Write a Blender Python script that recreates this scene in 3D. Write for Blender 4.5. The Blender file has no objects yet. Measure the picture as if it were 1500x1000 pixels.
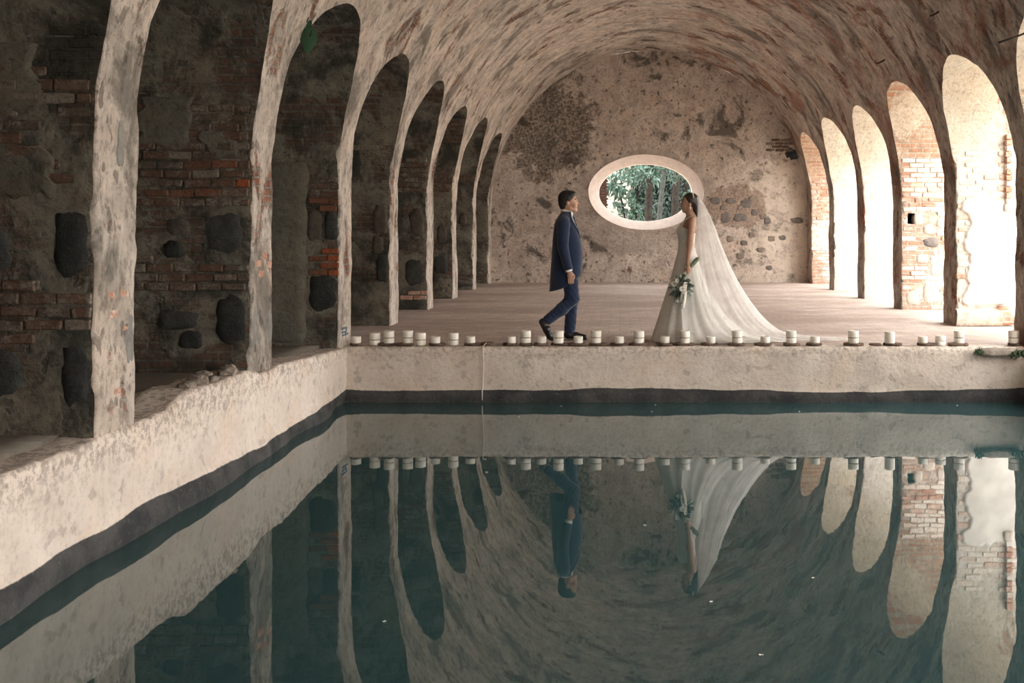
import bpy, bmesh, math, random
import numpy as np
from mathutils import Vector, Matrix, noise, Euler

# ------------------------------------------------------------------ camera, sky, exposure
scene = bpy.context.scene
COL = scene.collection
PI = math.pi
F, PX, PY, H = 1500.0, 907.0, 333.0, 1.33       # focal length in px, principal point, eye height over the floor

cam_d = bpy.data.cameras.new('camera')
cam = bpy.data.objects.new('camera', cam_d)
COL.objects.link(cam)
cam.location = (0, 0, H)
cam.rotation_euler = (PI / 2, 0, 0)
cam_d.sensor_width = 36.0
cam_d.lens = 36.0 * F / 1500.0
cam_d.shift_x = (750 - PX) / 1500.0
cam_d.shift_y = (PY - 500) / 1500.0
cam_d.clip_start = 0.05
scene.camera = cam

world = bpy.data.worlds.new('world')
scene.world = world
world.use_nodes = True
wn = world.node_tree.nodes
wl = world.node_tree.links
wn.clear()
w_out = wn.new('ShaderNodeOutputWorld')
w_bg = wn.new('ShaderNodeBackground')
w_tc = wn.new('ShaderNodeTexCoord')
w_sep = wn.new('ShaderNodeSeparateXYZ')
w_map = wn.new('ShaderNodeMapRange')
w_mix = wn.new('ShaderNodeMix'); w_mix.data_type = 'RGBA'
wl.new(w_tc.outputs['Generated'], w_sep.inputs[0])
wl.new(w_sep.outputs['Z'], w_map.inputs['Value'])
w_map.inputs['From Min'].default_value = -0.05
w_map.inputs['From Max'].default_value = 0.9
w_mix.inputs['A'].default_value = (1.0, 0.94, 0.88, 1)      # hazy overcast: warm pale horizon
w_mix.inputs['B'].default_value = (0.93, 0.95, 0.96, 1)
wl.new(w_map.outputs['Result'], w_mix.inputs['Factor'])
wl.new(w_mix.outputs['Result'], w_bg.inputs['Color'])
w_bg.inputs['Strength'].default_value = 6.5
wl.new(w_bg.outputs['Background'], w_out.inputs['Surface'])

sun_d = bpy.data.lights.new('sun', 'SUN')                    # sun behind thin cloud: very soft, from the garden side
sun_d.energy = 0.8
sun_d.angle = math.radians(50)
sun_d.color = (1.0, 0.90, 0.80)
sun = bpy.data.objects.new('sun', sun_d)
COL.objects.link(sun)
sun.location = (20, -6, 16)
sun.rotation_euler = Vector((-0.80, 0.42, -0.62)).to_track_quat('-Z', 'Y').to_euler()

vs = scene.view_settings
vs.view_transform = 'Standard'
vs.look = 'None'
vs.gamma = 1.0
vs.use_curve_mapping = False
vs.exposure = 0.62
scene.cycles.use_denoising = True
scene.cycles.max_bounces = 8
scene.cycles.diffuse_bounces = 5
scene.cycles.glossy_bounces = 3
scene.cycles.transparent_max_bounces = 16
scene.cycles.sample_clamp_indirect = 8.0

# ------------------------------------------------------------------ layout of the hall (metres; y is depth from the camera)
AX, RV, ZS = 0.73, 3.82, 1.77                   # vault axis, radius and springing height
XL, XR = AX - RV, AX + RV                       # inner faces of the piers
XLO, XRO = -5.0, 5.45                           # outer ends of the piers
ZB = 2.45                                       # springing of the side bays
FK = {-6: -1.39, -5: 1.225, -4: 3.90, -3: 6.55, -2: 9.13, -1: 11.80, 0: 14.36, 1: 17.03, 2: 19.55, 3: 22.20, 4: 24.76}   # far edge of pier k
TH = 0.50                                       # pier thickness
YB = FK[4]                                      # back wall
YF = FK[-6] - TH                                # wall behind the camera
YP = 11.40                                      # far edge of the pool
YN = 2.6                                        # near edge of the pool
ZW = -0.615                                     # water level

def at(px, py, d):
    """point on the plane y = d that is seen at this pixel"""
    return Vector(((px - PX) / F * d, d, H - (py - PY) / F * d))

# ------------------------------------------------------------------ helpers
def link(o, parent=None):
    COL.objects.link(o)
    if parent is not None:
        o.parent = parent
    return o

def tag(o, label=None, cat=None, group=None, kind=None):
    if label: o['label'] = label
    if cat: o['category'] = cat
    if group: o['group'] = group
    if kind: o['kind'] = kind
    return o

def empty(name, loc=(0, 0, 0), rot=(0, 0, 0)):
    o = bpy.data.objects.new(name, None)
    o.empty_display_size = 0.1
    o.location = loc
    o.rotation_euler = rot
    return link(o)

def mesh_obj(name, verts, faces, mat, parent=None, smooth=True, loc=None):
    me = bpy.data.meshes.new(name)
    me.from_pydata([tuple(v) for v in verts], [], [tuple(f) for f in faces])
    me.update()
    if smooth:
        me.polygons.foreach_set('use_smooth', [True] * len(me.polygons))
    if mat: me.materials.append(mat)
    o = bpy.data.objects.new(name, me)
    if loc is not None: o.location = loc
    return link(o, parent)

def bm_obj(name, bm, mat, parent=None, smooth=True, loc=None):
    me = bpy.data.meshes.new(name)
    bmesh.ops.recalc_face_normals(bm, faces=bm.faces)
    bm.to_mesh(me); bm.free()
    if smooth:
        me.polygons.foreach_set('use_smooth', [True] * len(me.polygons))
    if mat: me.materials.append(mat)
    o = bpy.data.objects.new(name, me)
    if loc is not None: o.location = loc
    return link(o, parent)

def inst(src, parent=None, loc=None, rot=None, scale=None, name=None, mat=None):
    """object copy that shares mesh data"""
    o = bpy.data.objects.new(name or src.name.split('.')[0], src.data if hasattr(src, 'data') else src)
    if loc is not None: o.location = loc
    if rot is not None: o.rotation_euler = rot
    if scale is not None: o.scale = scale
    link(o, parent)
    if mat is not None:
        o.material_slots[0].link = 'OBJECT'
        o.material_slots[0].material = mat
    return o

def rough(p, a=1.0):
    """one displacement field for all masonry, so that neighbouring surfaces stay joined"""
    v = noise.noise_vector(p * 0.9) * 0.025 + noise.noise_vector(p * 3.1) * 0.014 + noise.noise_vector(p * 9.0) * 0.006
    return p + v * a

def grid(rows, closed=False, flip=False):
    """rows: list of equal-length lists of points -> verts, faces"""
    n = len(rows[0]); verts = [v for r in rows for v in r]; faces = []
    m = n if closed else n - 1
    for i in range(len(rows) - 1):
        for j in range(m):
            a = i * n + j; b = i * n + (j + 1) % n
            f = (a, b, b + n, a + n)
            faces.append(f[::-1] if flip else f)
    return verts, faces

def tube(pts, radii, seg=8, cap=True, yscale=1.0):
    """tube along a polyline: verts, faces"""
    pts = [Vector(p) for p in pts]; verts = []; faces = []
    up = Vector((0, 1, 0))
    for i, p in enumerate(pts):
        d = (pts[min(i + 1, len(pts) - 1)] - pts[max(i - 1, 0)]).normalized()
        ref = up if abs(d.dot(up)) < 0.9 else Vector((1, 0, 0))
        u = d.cross(ref).normalized(); w = u.cross(d).normalized()
        r = radii[i] if hasattr(radii, '__len__') else radii
        for k in range(seg):
            a = 2 * PI * k / seg
            verts.append(p + u * math.cos(a) * r + w * math.sin(a) * r * yscale)
    for i in range(len(pts) - 1):
        for k in range(seg):
            a = i * seg + k; b = i * seg + (k + 1) % seg
            faces.append((a, b, b + seg, a + seg))
    if cap:
        faces.append(tuple(range(seg))[::-1])
        faces.append(tuple((len(pts) - 1) * seg + k for k in range(seg)))
    return verts, faces

def lathe(profile, seg=20):
    """profile: list of (r, z) -> verts, faces around the z axis, closed by caps where r > 0 at the ends"""
    rows = [[Vector((r * math.cos(2 * PI * k / seg), r * math.sin(2 * PI * k / seg), z)) for k in range(seg)] for r, z in profile]
    v, f = grid(rows, closed=True)
    f.append(tuple(range(seg))[::-1]); f.append(tuple((len(rows) - 1) * seg + k for k in range(seg)))
    return v, f

def interp(tab, x):
    """piecewise smooth interpolation of a table of (x, y...) rows with rising x"""
    xs = [t[0] for t in tab]
    if x <= xs[0]: return tab[0][1:]
    if x >= xs[-1]: return tab[-1][1:]
    for i in range(len(xs) - 1):
        if x <= xs[i + 1]:
            t = (x - xs[i]) / (xs[i + 1] - xs[i])
            out = []
            for c in range(1, len(tab[0])):
                p0 = tab[max(i - 1, 0)]; p1 = tab[i]; p2 = tab[i + 1]; p3 = tab[min(i + 2, len(tab) - 1)]
                m1 = (p2[c] - p0[c]) / max(p2[0] - p0[0], 1e-6) * (p2[0] - p1[0])
                m2 = (p3[c] - p1[c]) / max(p3[0] - p1[0], 1e-6) * (p2[0] - p1[0])
                out.append((2*t**3-3*t**2+1)*p1[c] + (t**3-2*t**2+t)*m1 + (-2*t**3+3*t**2)*p2[c] + (t**3-t**2)*m2)
            return tuple(out)

# ------------------------------------------------------------------ materials
class NT:
    def __init__(s, name, rough=0.9, spec=0.25):
        s.m = bpy.data.materials.new(name); s.m.use_nodes = True
        s.n = s.m.node_tree.nodes; s.l = s.m.node_tree.links
        s.b = s.n['Principled BSDF']
        s.b.inputs['Roughness'].default_value = rough
        s.b.inputs['Specular IOR Level'].default_value = spec
        s.pos = s.n.new('ShaderNodeNewGeometry').outputs['Position']
    def put(s, sock, v):
        if isinstance(v, bpy.types.NodeSocket): s.l.new(v, sock)
        elif isinstance(v, (tuple, list)) and len(v) == 3 and sock.type == 'RGBA': sock.default_value = (*v, 1)
        else: sock.default_value = v
    def noise(s, scale, detail=6, rough=0.6, dist=0.0, vec=None):
        t = s.n.new('ShaderNodeTexNoise')
        s.put(t.inputs['Vector'], vec if vec is not None else s.pos)
        t.inputs['Scale'].default_value = scale; t.inputs['Detail'].default_value = detail
        t.inputs['Roughness'].default_value = rough; t.inputs['Distortion'].default_value = dist
        return t.outputs['Fac']
    def voro(s, scale, feature='F1', vec=None, out='Distance', rnd=1.0):
        t = s.n.new('ShaderNodeTexVoronoi'); t.feature = feature
        s.put(t.inputs['Vector'], vec if vec is not None else s.pos)
        t.inputs['Scale'].default_value = scale; t.inputs['Randomness'].default_value = rnd
        return t.outputs[out]
    def ramp(s, fac, a, b, lo=0.0, hi=1.0):
        t = s.n.new('ShaderNodeMapRange'); t.interpolation_type = 'SMOOTHSTEP'
        s.put(t.inputs['Value'], fac)
        t.inputs['From Min'].default_value = a; t.inputs['From Max'].default_value = b
        t.inputs['To Min'].default_value = lo; t.inputs['To Max'].default_value = hi
        return t.outputs['Result']
    def mix(s, f, a, b, mode='MIX'):
        t = s.n.new('ShaderNodeMix'); t.data_type = 'RGBA'; t.blend_type = mode
        s.put(t.inputs['Factor'], f); s.put(t.inputs['A'], a); s.put(t.inputs['B'], b)
        return t.outputs['Result']
    def math(s, op, a, b=0.0, c=None, clamp=False):
        t = s.n.new('ShaderNodeMath'); t.operation = op; t.use_clamp = clamp
        s.put(t.inputs[0], a); s.put(t.inputs[1], b)
        if c is not None: s.put(t.inputs[2], c)
        return t.outputs[0]
    def vmul(s, v, k):
        t = s.n.new('ShaderNodeVectorMath'); t.operation = 'MULTIPLY'
        s.put(t.inputs[0], v); t.inputs[1].default_value = k
        return t.outputs[0]
    def vadd(s, v, k):
        t = s.n.new('ShaderNodeVectorMath'); t.operation = 'ADD'
        s.put(t.inputs[0], v); s.put(t.inputs[1], k)
        return t.outputs[0]
    def sep(s, v):
        t = s.n.new('ShaderNodeSeparateXYZ'); s.put(t.inputs[0], v); return t.outputs
    def comb(s, x, y, z=0.0):
        t = s.n.new('ShaderNodeCombineXYZ')
        s.put(t.inputs[0], x); s.put(t.inputs[1], y); s.put(t.inputs[2], z)
        return t.outputs[0]
    def brick(s, vec, c1, c2, mortar, w=0.24, h=0.075, m=0.012):
        t = s.n.new('ShaderNodeTexBrick')
        s.put(t.inputs['Vector'], vec); s.put(t.inputs['Color1'], c1); s.put(t.inputs['Color2'], c2); s.put(t.inputs['Mortar'], mortar)
        t.inputs['Scale'].default_value = 1.0; t.inputs['Brick Width'].default_value = w
        t.inputs['Row Height'].default_value = h; t.inputs['Mortar Size'].default_value = m
        t.inputs['Mortar Smooth'].default_value = 0.3; t.inputs['Bias'].default_value = -0.1
        return t.outputs['Color'], t.outputs['Fac']
    def rnd(s):
        return s.n.new('ShaderNodeObjectInfo').outputs['Random']
    def bump(s, h, strength=0.5, dist=0.02):
        t = s.n.new('ShaderNodeBump')
        s.put(t.inputs['Height'], h); t.inputs['Strength'].default_value = strength; t.inputs['Distance'].default_value = dist
        s.l.new(t.outputs['Normal'], s.b.inputs['Normal'])
    def color(s, c): s.put(s.b.inputs['Base Color'], c)

def plain(name, col, rough=0.7, spec=0.3, var=0.0, scale=40, metallic=0.0, bump=0.0):
    t = NT(name, rough, spec)
    t.b.inputs['Metallic'].default_value = metallic
    if var:
        n = t.noise(scale, 4)
        d = tuple(max(0, c * (1 - var)) for c in col); e = tuple(min(1, c * (1 + var)) for c in col)
        t.color(t.mix(t.ramp(n, 0.3, 0.7), d, e))
        if bump: t.bump(n, bump, 0.005)
    else:
        t.color(col)
    return t.m

def masonry(name, light, mid, dark, brick_c=((0.30, 0.115, 0.065), (0.20, 0.085, 0.055)), mortar=(0.30, 0.26, 0.22),
            dirt=(0.46, 0.60), bricks=(0.50, 0.58), mode='xz', pits=0.5, seed=0.0, spot=None, big=0.75, bump=0.9, grime=0.88, fdark=0.45, fine=1.0, extra=None):
    """peeling plaster over brick with damp stains: light/mid plaster, dark grime, brick where the plaster is gone"""
    t = NT(name, 0.93, 0.15)
    p = t.vadd(t.pos, (seed * 7.3, seed * 3.1, seed * 5.7))
    s = t.sep(t.pos)
    if mode == 'xz': bv = t.comb(s[0], s[2])
    elif mode == 'yz': bv = t.comb(s[1], s[2])
    elif mode == 'vault':
        ang = t.math('ARCTAN2', t.math('SUBTRACT', s[2], ZS), t.math('ABSOLUTE', t.math('SUBTRACT', s[0], AX)))
        arc = t.math('MULTIPLY', ang, RV)
        bv = t.comb(s[1], arc)
        p = t.vadd(t.comb(t.math('MULTIPLY', s[1], 1.15), t.math('MULTIPLY', arc, 0.72), t.math('MULTIPLY', s[0], 0.3)), (seed * 7.3, 2.0, 0.0))
    else: bv = t.comb(s[0], s[1])
    wt = t.n.new('ShaderNodeTexNoise'); t.put(wt.inputs['Vector'], t.pos); wt.inputs['Scale'].default_value = 5.0
    wob = t.vadd(bv, t.vmul(wt.outputs['Color'], (0.03, 0.03, 0.0)))
    n_big = t.noise(big, 9, 0.68, 0.6, p)
    n_mid = t.noise(3.2, 8, 0.68, 0.3, p)
    n_fine = t.noise(17.0 * fine, 6, 0.7, 0.0, p)
    n_b = t.noise(0.9 * big / 0.75, 8, 0.66, 0.4, t.vadd(p, (31.0, 17.0, 5.0)))
    n_tint = t.noise(1.7, 5, 0.6, 0.2, t.vadd(p, (11.0, -7.0, 9.0)))
    col = t.mix(t.ramp(n_mid, 0.34, 0.66), mid, light)
    col = t.mix(t.ramp(n_tint, 0.45, 0.75, 0, 0.45), col, (light[0] * 0.94, light[1] * 0.80, light[2] * 0.68))
    col = t.mix(t.ramp(n_fine, 0.36, 0.52, fdark, 0.0), col, dark)
    bc, bf = t.brick(wob, brick_c[0], brick_c[1], mortar)
    bc = t.mix(t.ramp(n_fine, 0.35, 0.65), t.mix(0.6, bc, dark), bc)
    bm = t.ramp(t.math('ADD', n_b, t.math('MULTIPLY', n_fine, 0.10)), bricks[0] + 0.05, bricks[1] + 0.05)
    col = t.mix(bm, col, bc)
    dm = t.ramp(t.math('ADD', n_big, t.math('MULTIPLY', n_mid, 0.25)), dirt[0] + 0.125, dirt[1] + 0.125, 0, grime)
    col = t.mix(dm, col, dark)
    pit = t.ramp(t.noise(8.5, 3, 0.5, 0.0, p), 0.60, 0.68, 0.0, pits)
    col = t.mix(pit, col, tuple(c * 0.7 for c in dark))
    if extra: col = extra(t, s, col, n_mid, n_fine)
    t.color(col)
    hgt = t.math('ADD', t.math('MULTIPLY', n_mid, 0.7), t.math('MULTIPLY', n_fine, 0.45))
    hgt = t.math('SUBTRACT', hgt, t.math('MULTIPLY', t.math('MULTIPLY', bf, bm), 0.35))
    hgt = t.math('SUBTRACT', hgt, t.math('MULTIPLY', pit, 0.4))
    hgt = t.math('SUBTRACT', hgt, t.math('MULTIPLY', bm, 0.25))
    t.bump(hgt, bump, 0.045)
    return t.m
# ------------------------------------------------------------------ surfaces of the place
def vault_extra(t, s, col, n_mid, n_fine):
    # red brick shows on the garden side of the crown
    p = t.vadd(t.pos, (3.0, 41.0, 8.0))
    red = t.ramp(t.noise(1.1, 7, 0.7, 0.5, p), 0.48, 0.64, 0, 0.75)
    side = t.ramp(s[0], 0.6, 2.2)
    return t.mix(t.math('MULTIPLY', red, side), col, (0.27, 0.115, 0.075))

M_VAULT = masonry('vault_plaster', (0.64, 0.56, 0.485), (0.385, 0.33, 0.285), (0.070, 0.066, 0.055), dirt=(0.49, 0.64), big=1.3, grime=0.72,
                  bricks=(0.56, 0.64), mode='vault', pits=0.6, extra=vault_extra)
M_BAY = masonry('bay_plaster', (0.66, 0.60, 0.51), (0.54, 0.48, 0.40), (0.16, 0.155, 0.12), dirt=(0.58, 0.70), bricks=(0.56, 0.66),
                mode='yz', pits=0.25, seed=1)
M_BAYD = masonry('bay_dark_plaster', (0.25, 0.24, 0.20), (0.165, 0.16, 0.13), (0.055, 0.06, 0.05), big=1.6, dirt=(0.48, 0.62), bricks=(0.48, 0.58),  # darker tone of the bay plaster, for the blind outer wall
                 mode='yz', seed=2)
M_PIER = masonry('pier_plaster', (0.64, 0.545, 0.455), (0.47, 0.395, 0.325), (0.10, 0.09, 0.072), big=2.0, dirt=(0.56, 0.67), bricks=(0.58, 0.66),
                 mode='yz', pits=0.35, seed=3)
M_DIRT_SHADE = masonry('dirty_shade_rubble', (0.24, 0.22, 0.175), (0.15, 0.137, 0.11), (0.042, 0.043, 0.037), big=1.5,  # dirtier rubble, with some of the side bays' shade put into its colour
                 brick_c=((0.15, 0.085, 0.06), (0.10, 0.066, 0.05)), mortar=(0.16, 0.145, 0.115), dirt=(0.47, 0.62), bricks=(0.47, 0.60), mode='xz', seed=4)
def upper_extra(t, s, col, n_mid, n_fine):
    # limewash below, buff darkening in the arches paints in the light falloff
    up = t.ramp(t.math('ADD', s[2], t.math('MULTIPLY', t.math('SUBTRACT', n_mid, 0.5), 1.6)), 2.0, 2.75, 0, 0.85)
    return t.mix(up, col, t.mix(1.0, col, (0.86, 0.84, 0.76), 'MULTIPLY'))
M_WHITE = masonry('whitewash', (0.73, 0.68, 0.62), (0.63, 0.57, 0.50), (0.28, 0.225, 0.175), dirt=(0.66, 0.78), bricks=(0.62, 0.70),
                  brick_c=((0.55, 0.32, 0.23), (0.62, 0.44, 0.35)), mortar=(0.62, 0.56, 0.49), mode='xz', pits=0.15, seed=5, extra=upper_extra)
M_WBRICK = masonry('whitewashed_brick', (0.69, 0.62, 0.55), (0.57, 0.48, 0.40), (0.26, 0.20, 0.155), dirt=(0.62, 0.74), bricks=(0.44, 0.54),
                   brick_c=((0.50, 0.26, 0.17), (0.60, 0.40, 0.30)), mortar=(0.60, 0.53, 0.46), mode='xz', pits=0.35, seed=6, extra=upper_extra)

WCX, WCZ = 0.644, 2.18          # centre of the oval window
def back_extra(t, s, col, n_mid, n_fine):
    # grey cement render patch around the oval, paler low on the garden side, darker on the upper left
    dx = t.math('DIVIDE', t.math('SUBTRACT', s[0], WCX), 1.85)
    dz = t.math('DIVIDE', t.math('SUBTRACT', s[2], WCZ - 0.25), 1.30)
    d = t.math('SQRT', t.math('ADD', t.math('MULTIPLY', dx, dx), t.math('MULTIPLY', dz, dz)))
    d = t.math('ADD', d, t.math('MULTIPLY', t.math('SUBTRACT', n_mid, 0.5), 0.35))
    render = t.ramp(d, 1.02, 0.96, 0, 0.78)
    grey = t.mix(t.ramp(n_mid, 0.35, 0.65), (0.37, 0.315, 0.275), (0.50, 0.43, 0.375))
    grey = t.mix(t.ramp(n_fine, 0.30, 0.50, 0.5, 0.0), grey, (0.12, 0.10, 0.08))
    col = t.mix(render, col, grey)
    low_pale = t.math('MULTIPLY', t.ramp(t.math('ADD', s[0], t.math('MULTIPLY', n_mid, 1.2)), 3.2, 4.0), t.ramp(s[2], 3.0, 2.6))
    low_pale = t.math('MULTIPLY', low_pale, t.ramp(t.noise(2.3, 7, 0.7, 0.3), 0.42, 0.56, 0.1, 0.75))
    col = t.mix(low_pale, col, (0.66, 0.57, 0.48))
    # fallen plaster with bare rubble right of the window
    rx = t.math('DIVIDE', t.math('SUBTRACT', s[0], 2.85), 0.75); rz = t.math('DIVIDE', t.math('SUBTRACT', s[2], 1.85), 0.55)
    rd = t.math('ADD', t.math('SQRT', t.math('ADD', t.math('MULTIPLY', rx, rx), t.math('MULTIPLY', rz, rz))), t.math('MULTIPLY', t.math('SUBTRACT', n_mid, 0.5), 1.2))
    col = t.mix(t.ramp(rd, 1.0, 0.9, 0, 0.75), col, t.mix(t.ramp(n_fine, 0.4, 0.6), (0.20, 0.145, 0.115), (0.36, 0.27, 0.215)))
    # dark mottled patch in the upper left corner
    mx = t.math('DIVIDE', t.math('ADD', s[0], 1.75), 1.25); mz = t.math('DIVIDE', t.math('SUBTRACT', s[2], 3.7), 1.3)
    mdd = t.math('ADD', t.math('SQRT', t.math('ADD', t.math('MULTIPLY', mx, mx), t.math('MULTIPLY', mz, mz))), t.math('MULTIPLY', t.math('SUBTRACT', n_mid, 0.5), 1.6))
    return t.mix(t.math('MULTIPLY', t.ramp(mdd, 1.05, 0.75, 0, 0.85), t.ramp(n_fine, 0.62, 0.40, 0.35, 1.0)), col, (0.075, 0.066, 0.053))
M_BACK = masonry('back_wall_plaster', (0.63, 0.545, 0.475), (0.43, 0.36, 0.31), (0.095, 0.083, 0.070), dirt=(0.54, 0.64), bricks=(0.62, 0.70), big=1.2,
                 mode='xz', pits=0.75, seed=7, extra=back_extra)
M_REVEAL = plain('oval_reveal_plaster', (0.62, 0.53, 0.475), 0.9, 0.15, 0.07, 9, bump=0.15)

def pool_extra(t, s, col, n_mid, n_fine):
    # dark wet band with an uneven tide line above the water
    tn = t.noise(0.55, 3, 0.5, 0.0, t.comb(s[0], s[1]))
    edge = t.math('ADD', t.math('SUBTRACT', s[2], ZW), t.math('MULTIPLY', t.math('SUBTRACT', tn, 0.5), -0.20))
    edge = t.math('ADD', edge, t.math('MULTIPLY', t.math('SUBTRACT', n_fine, 0.5), 0.012))
    band = t.ramp(edge, 0.142, 0.132)
    wet = t.mix(t.ramp(n_mid, 0.35, 0.65), (0.040, 0.042, 0.043), (0.085, 0.082, 0.080))
    wet = t.mix(t.ramp(n_fine, 0.56, 0.7, 0, 0.5), wet, (0.16, 0.14, 0.12))
    # brown crumbling along the rim
    rim = t.math('MULTIPLY', t.ramp(s[2], -0.20, 0.06), t.ramp(n_fine, 0.44, 0.54, 1.0, 0.0))
    col = t.mix(t.math('MULTIPLY', rim, 0.42), col, (0.11, 0.075, 0.055))
    return t.mix(band, col, wet)
M_POOL = masonry('pool_wall_plaster', (0.72, 0.63, 0.55), (0.62, 0.535, 0.46), (0.24, 0.195, 0.16), dirt=(0.70, 0.84), bricks=(0.78, 0.86),
                 mode='xz', pits=0.30, bump=0.4, fdark=0.2, seed=8, fine=1.3, extra=pool_extra)

def floor_mat(name, a, b, c, seed):
    t = NT(name, 0.75, 0.3)
    p = t.vadd(t.pos, (seed, seed * 2, 0))
    n1 = t.noise(0.8, 8, 0.65, 0.5, t.vmul(p, (0.45, 1.0, 1.0)))
    n2 = t.noise(4.0, 7, 0.7, 0.2, p)
    n3 = t.noise(22.0, 4, 0.6, 0.0, p)
    s = t.sep(t.pos)
    bc, bf = t.brick(t.comb(s[0], s[1]), (1, 1, 1), (0.8, 0.8, 0.8), (0.5, 0.5, 0.5), 0.28, 0.28, 0.012)
    col = t.mix(t.ramp(n1, 0.38, 0.62), b, a)
    col = t.mix(t.ramp(n2, 0.40, 0.62, 0.40, 0.0), col, c)
    col = t.mix(t.ramp(n3, 0.35, 0.55, 0.22, 0.0), col, c)
    col = t.mix(0.18, col, t.mix(1.0, col, bc, 'MULTIPLY'))
    t.color(col)
    t.put(t.b.inputs['Roughness'], t.ramp(n2, 0.3, 0.7, 0.5, 0.85))
    t.bump(t.math('SUBTRACT', t.math('ADD', n2, t.math('MULTIPLY', n3, 0.4)), t.math('MULTIPLY', bf, 0.4)), 0.5, 0.012)
    return t.m
M_FLOOR = floor_mat('worn_clay_floor', (0.66, 0.55, 0.48), (0.45, 0.35, 0.295), (0.24, 0.18, 0.155), 2.0)
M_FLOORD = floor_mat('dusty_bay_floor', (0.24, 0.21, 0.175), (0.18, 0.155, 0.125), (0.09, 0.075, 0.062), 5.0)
M_GROUND = floor_mat('courtyard_gravel', (0.70, 0.62, 0.53), (0.60, 0.52, 0.44), (0.40, 0.34, 0.27), 9.0)

def water_mat():
    t = NT('still_pool_water', 0.015, 0.5)
    t.color((0.029, 0.073, 0.077))
    t.b.inputs['IOR'].default_value = 1.88
    p = t.vmul(t.pos, (1.0, 1.0, 1.0))
    h = t.math('ADD', t.noise(0.9, 2, 0.4, 0.0, p), t.math('MULTIPLY', t.noise(5.0, 2, 0.5, 0.0, p), 0.10))
    t.bump(h, 0.10, 0.02)
    return t.m
M_WATER = water_mat()

# ------------------------------------------------------------------ the vaulted hall
def bays():
    for k in range(-5, 5):
        a = FK[k - 1]; b = FK[k] - TH
        yield k, a, b
def bay_height(y, a, b):
    r = (b - a) / 2; c = (a + b) / 2
    return ZB + math.sqrt(max(0.0, r * r - (y - c) ** 2))
def columns():
    """(y, lowest height of the main vault) from front to back"""
    out = []
    for k in range(-6, 5):
        n = FK[k] - TH
        for i in range(8):
            y = n + TH * i / 7
            out.append((y, ZB))
        if k < 4:
            a = FK[k]; b = FK[k + 1] - TH
            r = (b - a) / 2; c = (a + b) / 2
            for i in range(1, 36):
                y = c - r * math.cos(PI * i / 36)
                out.append((y, bay_height(y, a, b)))
    return out
def vault_x(z, side):
    return AX + side * math.sqrt(max(0.0, RV * RV - max(0.0, z - ZS) ** 2))

cols = columns()
NR = 60
rows = []
for j in range(2 * NR + 1):
    side = -1 if j < NR else 1
    u = j / NR if j < NR else (2 * NR - j) / NR
    row = []
    for y, zl in cols:
        a0 = math.asin((zl - ZS) / RV)
        ang = a0 + (PI / 2 - a0) * u
        row.append(rough(Vector((AX + side * RV * math.cos(ang), y, ZS + RV * math.sin(ang)))))
    rows.append(row)
v, f = grid(rows)
ceiling = mesh_obj('ceiling', v, f, M_VAULT)
tag(ceiling, 'barrel vault of peeling plaster and brick over the hall', kind='structure')

for side in (-1, 1):
    for k, a, b in bays():
        r = (b - a) / 2; c = (a + b) / 2
        rows = []
        xo = XLO - 0.12 if side < 0 else XRO
        for i in range(37):
            y = c - r * math.cos(PI * i / 36); z = ZB + r * math.sin(PI * i / 36)
            xi = vault_x(z, side)
            rows.append([rough(Vector((xi + (xo - xi) * j / 16, y, z))) for j in range(17)])
        v, f = grid(rows)
        mesh_obj('bay_vault', v, f, M_DIRT_SHADE if side < 0 else (M_WBRICK if k in (1, 4) else M_WHITE), ceiling)

# piers: an Empty at the base that parents the masonry body, its bricks and stones
def pier_body(k, side, mats, z0=0.0, parent=None, chip=0.03):
    n, fy = FK[k] - TH, FK[k]
    zs = [z0 + (ZB - z0) * i / 56 for i in range(57)]
    rows = []
    xo = XLO + 0.05 if side < 0 else XRO
    mid = []
    for z in zs:
        xi = vault_x(z, side)
        row = []; tagf = []
        for i in range(10): row.append((xo + (xi - side * -0.03 - xo) * i / 9, fy))
        c1 = 0.015 + chip * max(0.0, noise.noise(Vector((k * 3.7, side, z * 2.6))) + 0.5 * noise.noise(Vector((k * 3.7, side, z * 9.0))))
        c2 = 0.015 + chip * max(0.0, noise.noise(Vector((k * 5.1 + 9, side, z * 2.6))) + 0.5 * noise.noise(Vector((k * 5.1 + 9, side, z * 9.0))))
        fade = min(1.0, max(0.0, (ZB - z) / 0.25)); c1 = 0.001 + c1 * fade; c2 = 0.001 + c2 * fade
        row[-1] = (xi + side * c1, fy)
        row.append((xi + side * c1 * 0.3, fy - c1 * 0.3))
        for i in range(9): row.append((xi, fy - c1 + (n + c2 - fy + c1) * i / 8))
        row.append((xi + side * c2 * 0.3, n + c2 * 0.3))
        for i in range(22): row.append((xi + side * c2 + (xo - xi - side * c2) * i / 21, n))
        rows.append([rough(Vector((x, y, z)), 0.9 + 0.1 * min(1.0, max(0.0, (z - 1.9) / 0.5))) for x, y in row])
    v, f = grid(rows, flip=(side > 0))
    o = mesh_obj('masonry_body', v, f, mats[0], parent)
    o.data.materials.append(mats[1])
    npt = len(rows[0])
    for p in o.data.polygons:
        j = min(p.vertices, key=lambda q: q % npt) % npt
        p.material_index = 1 if 9 <= j <= 20 else 0
    return o

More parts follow.
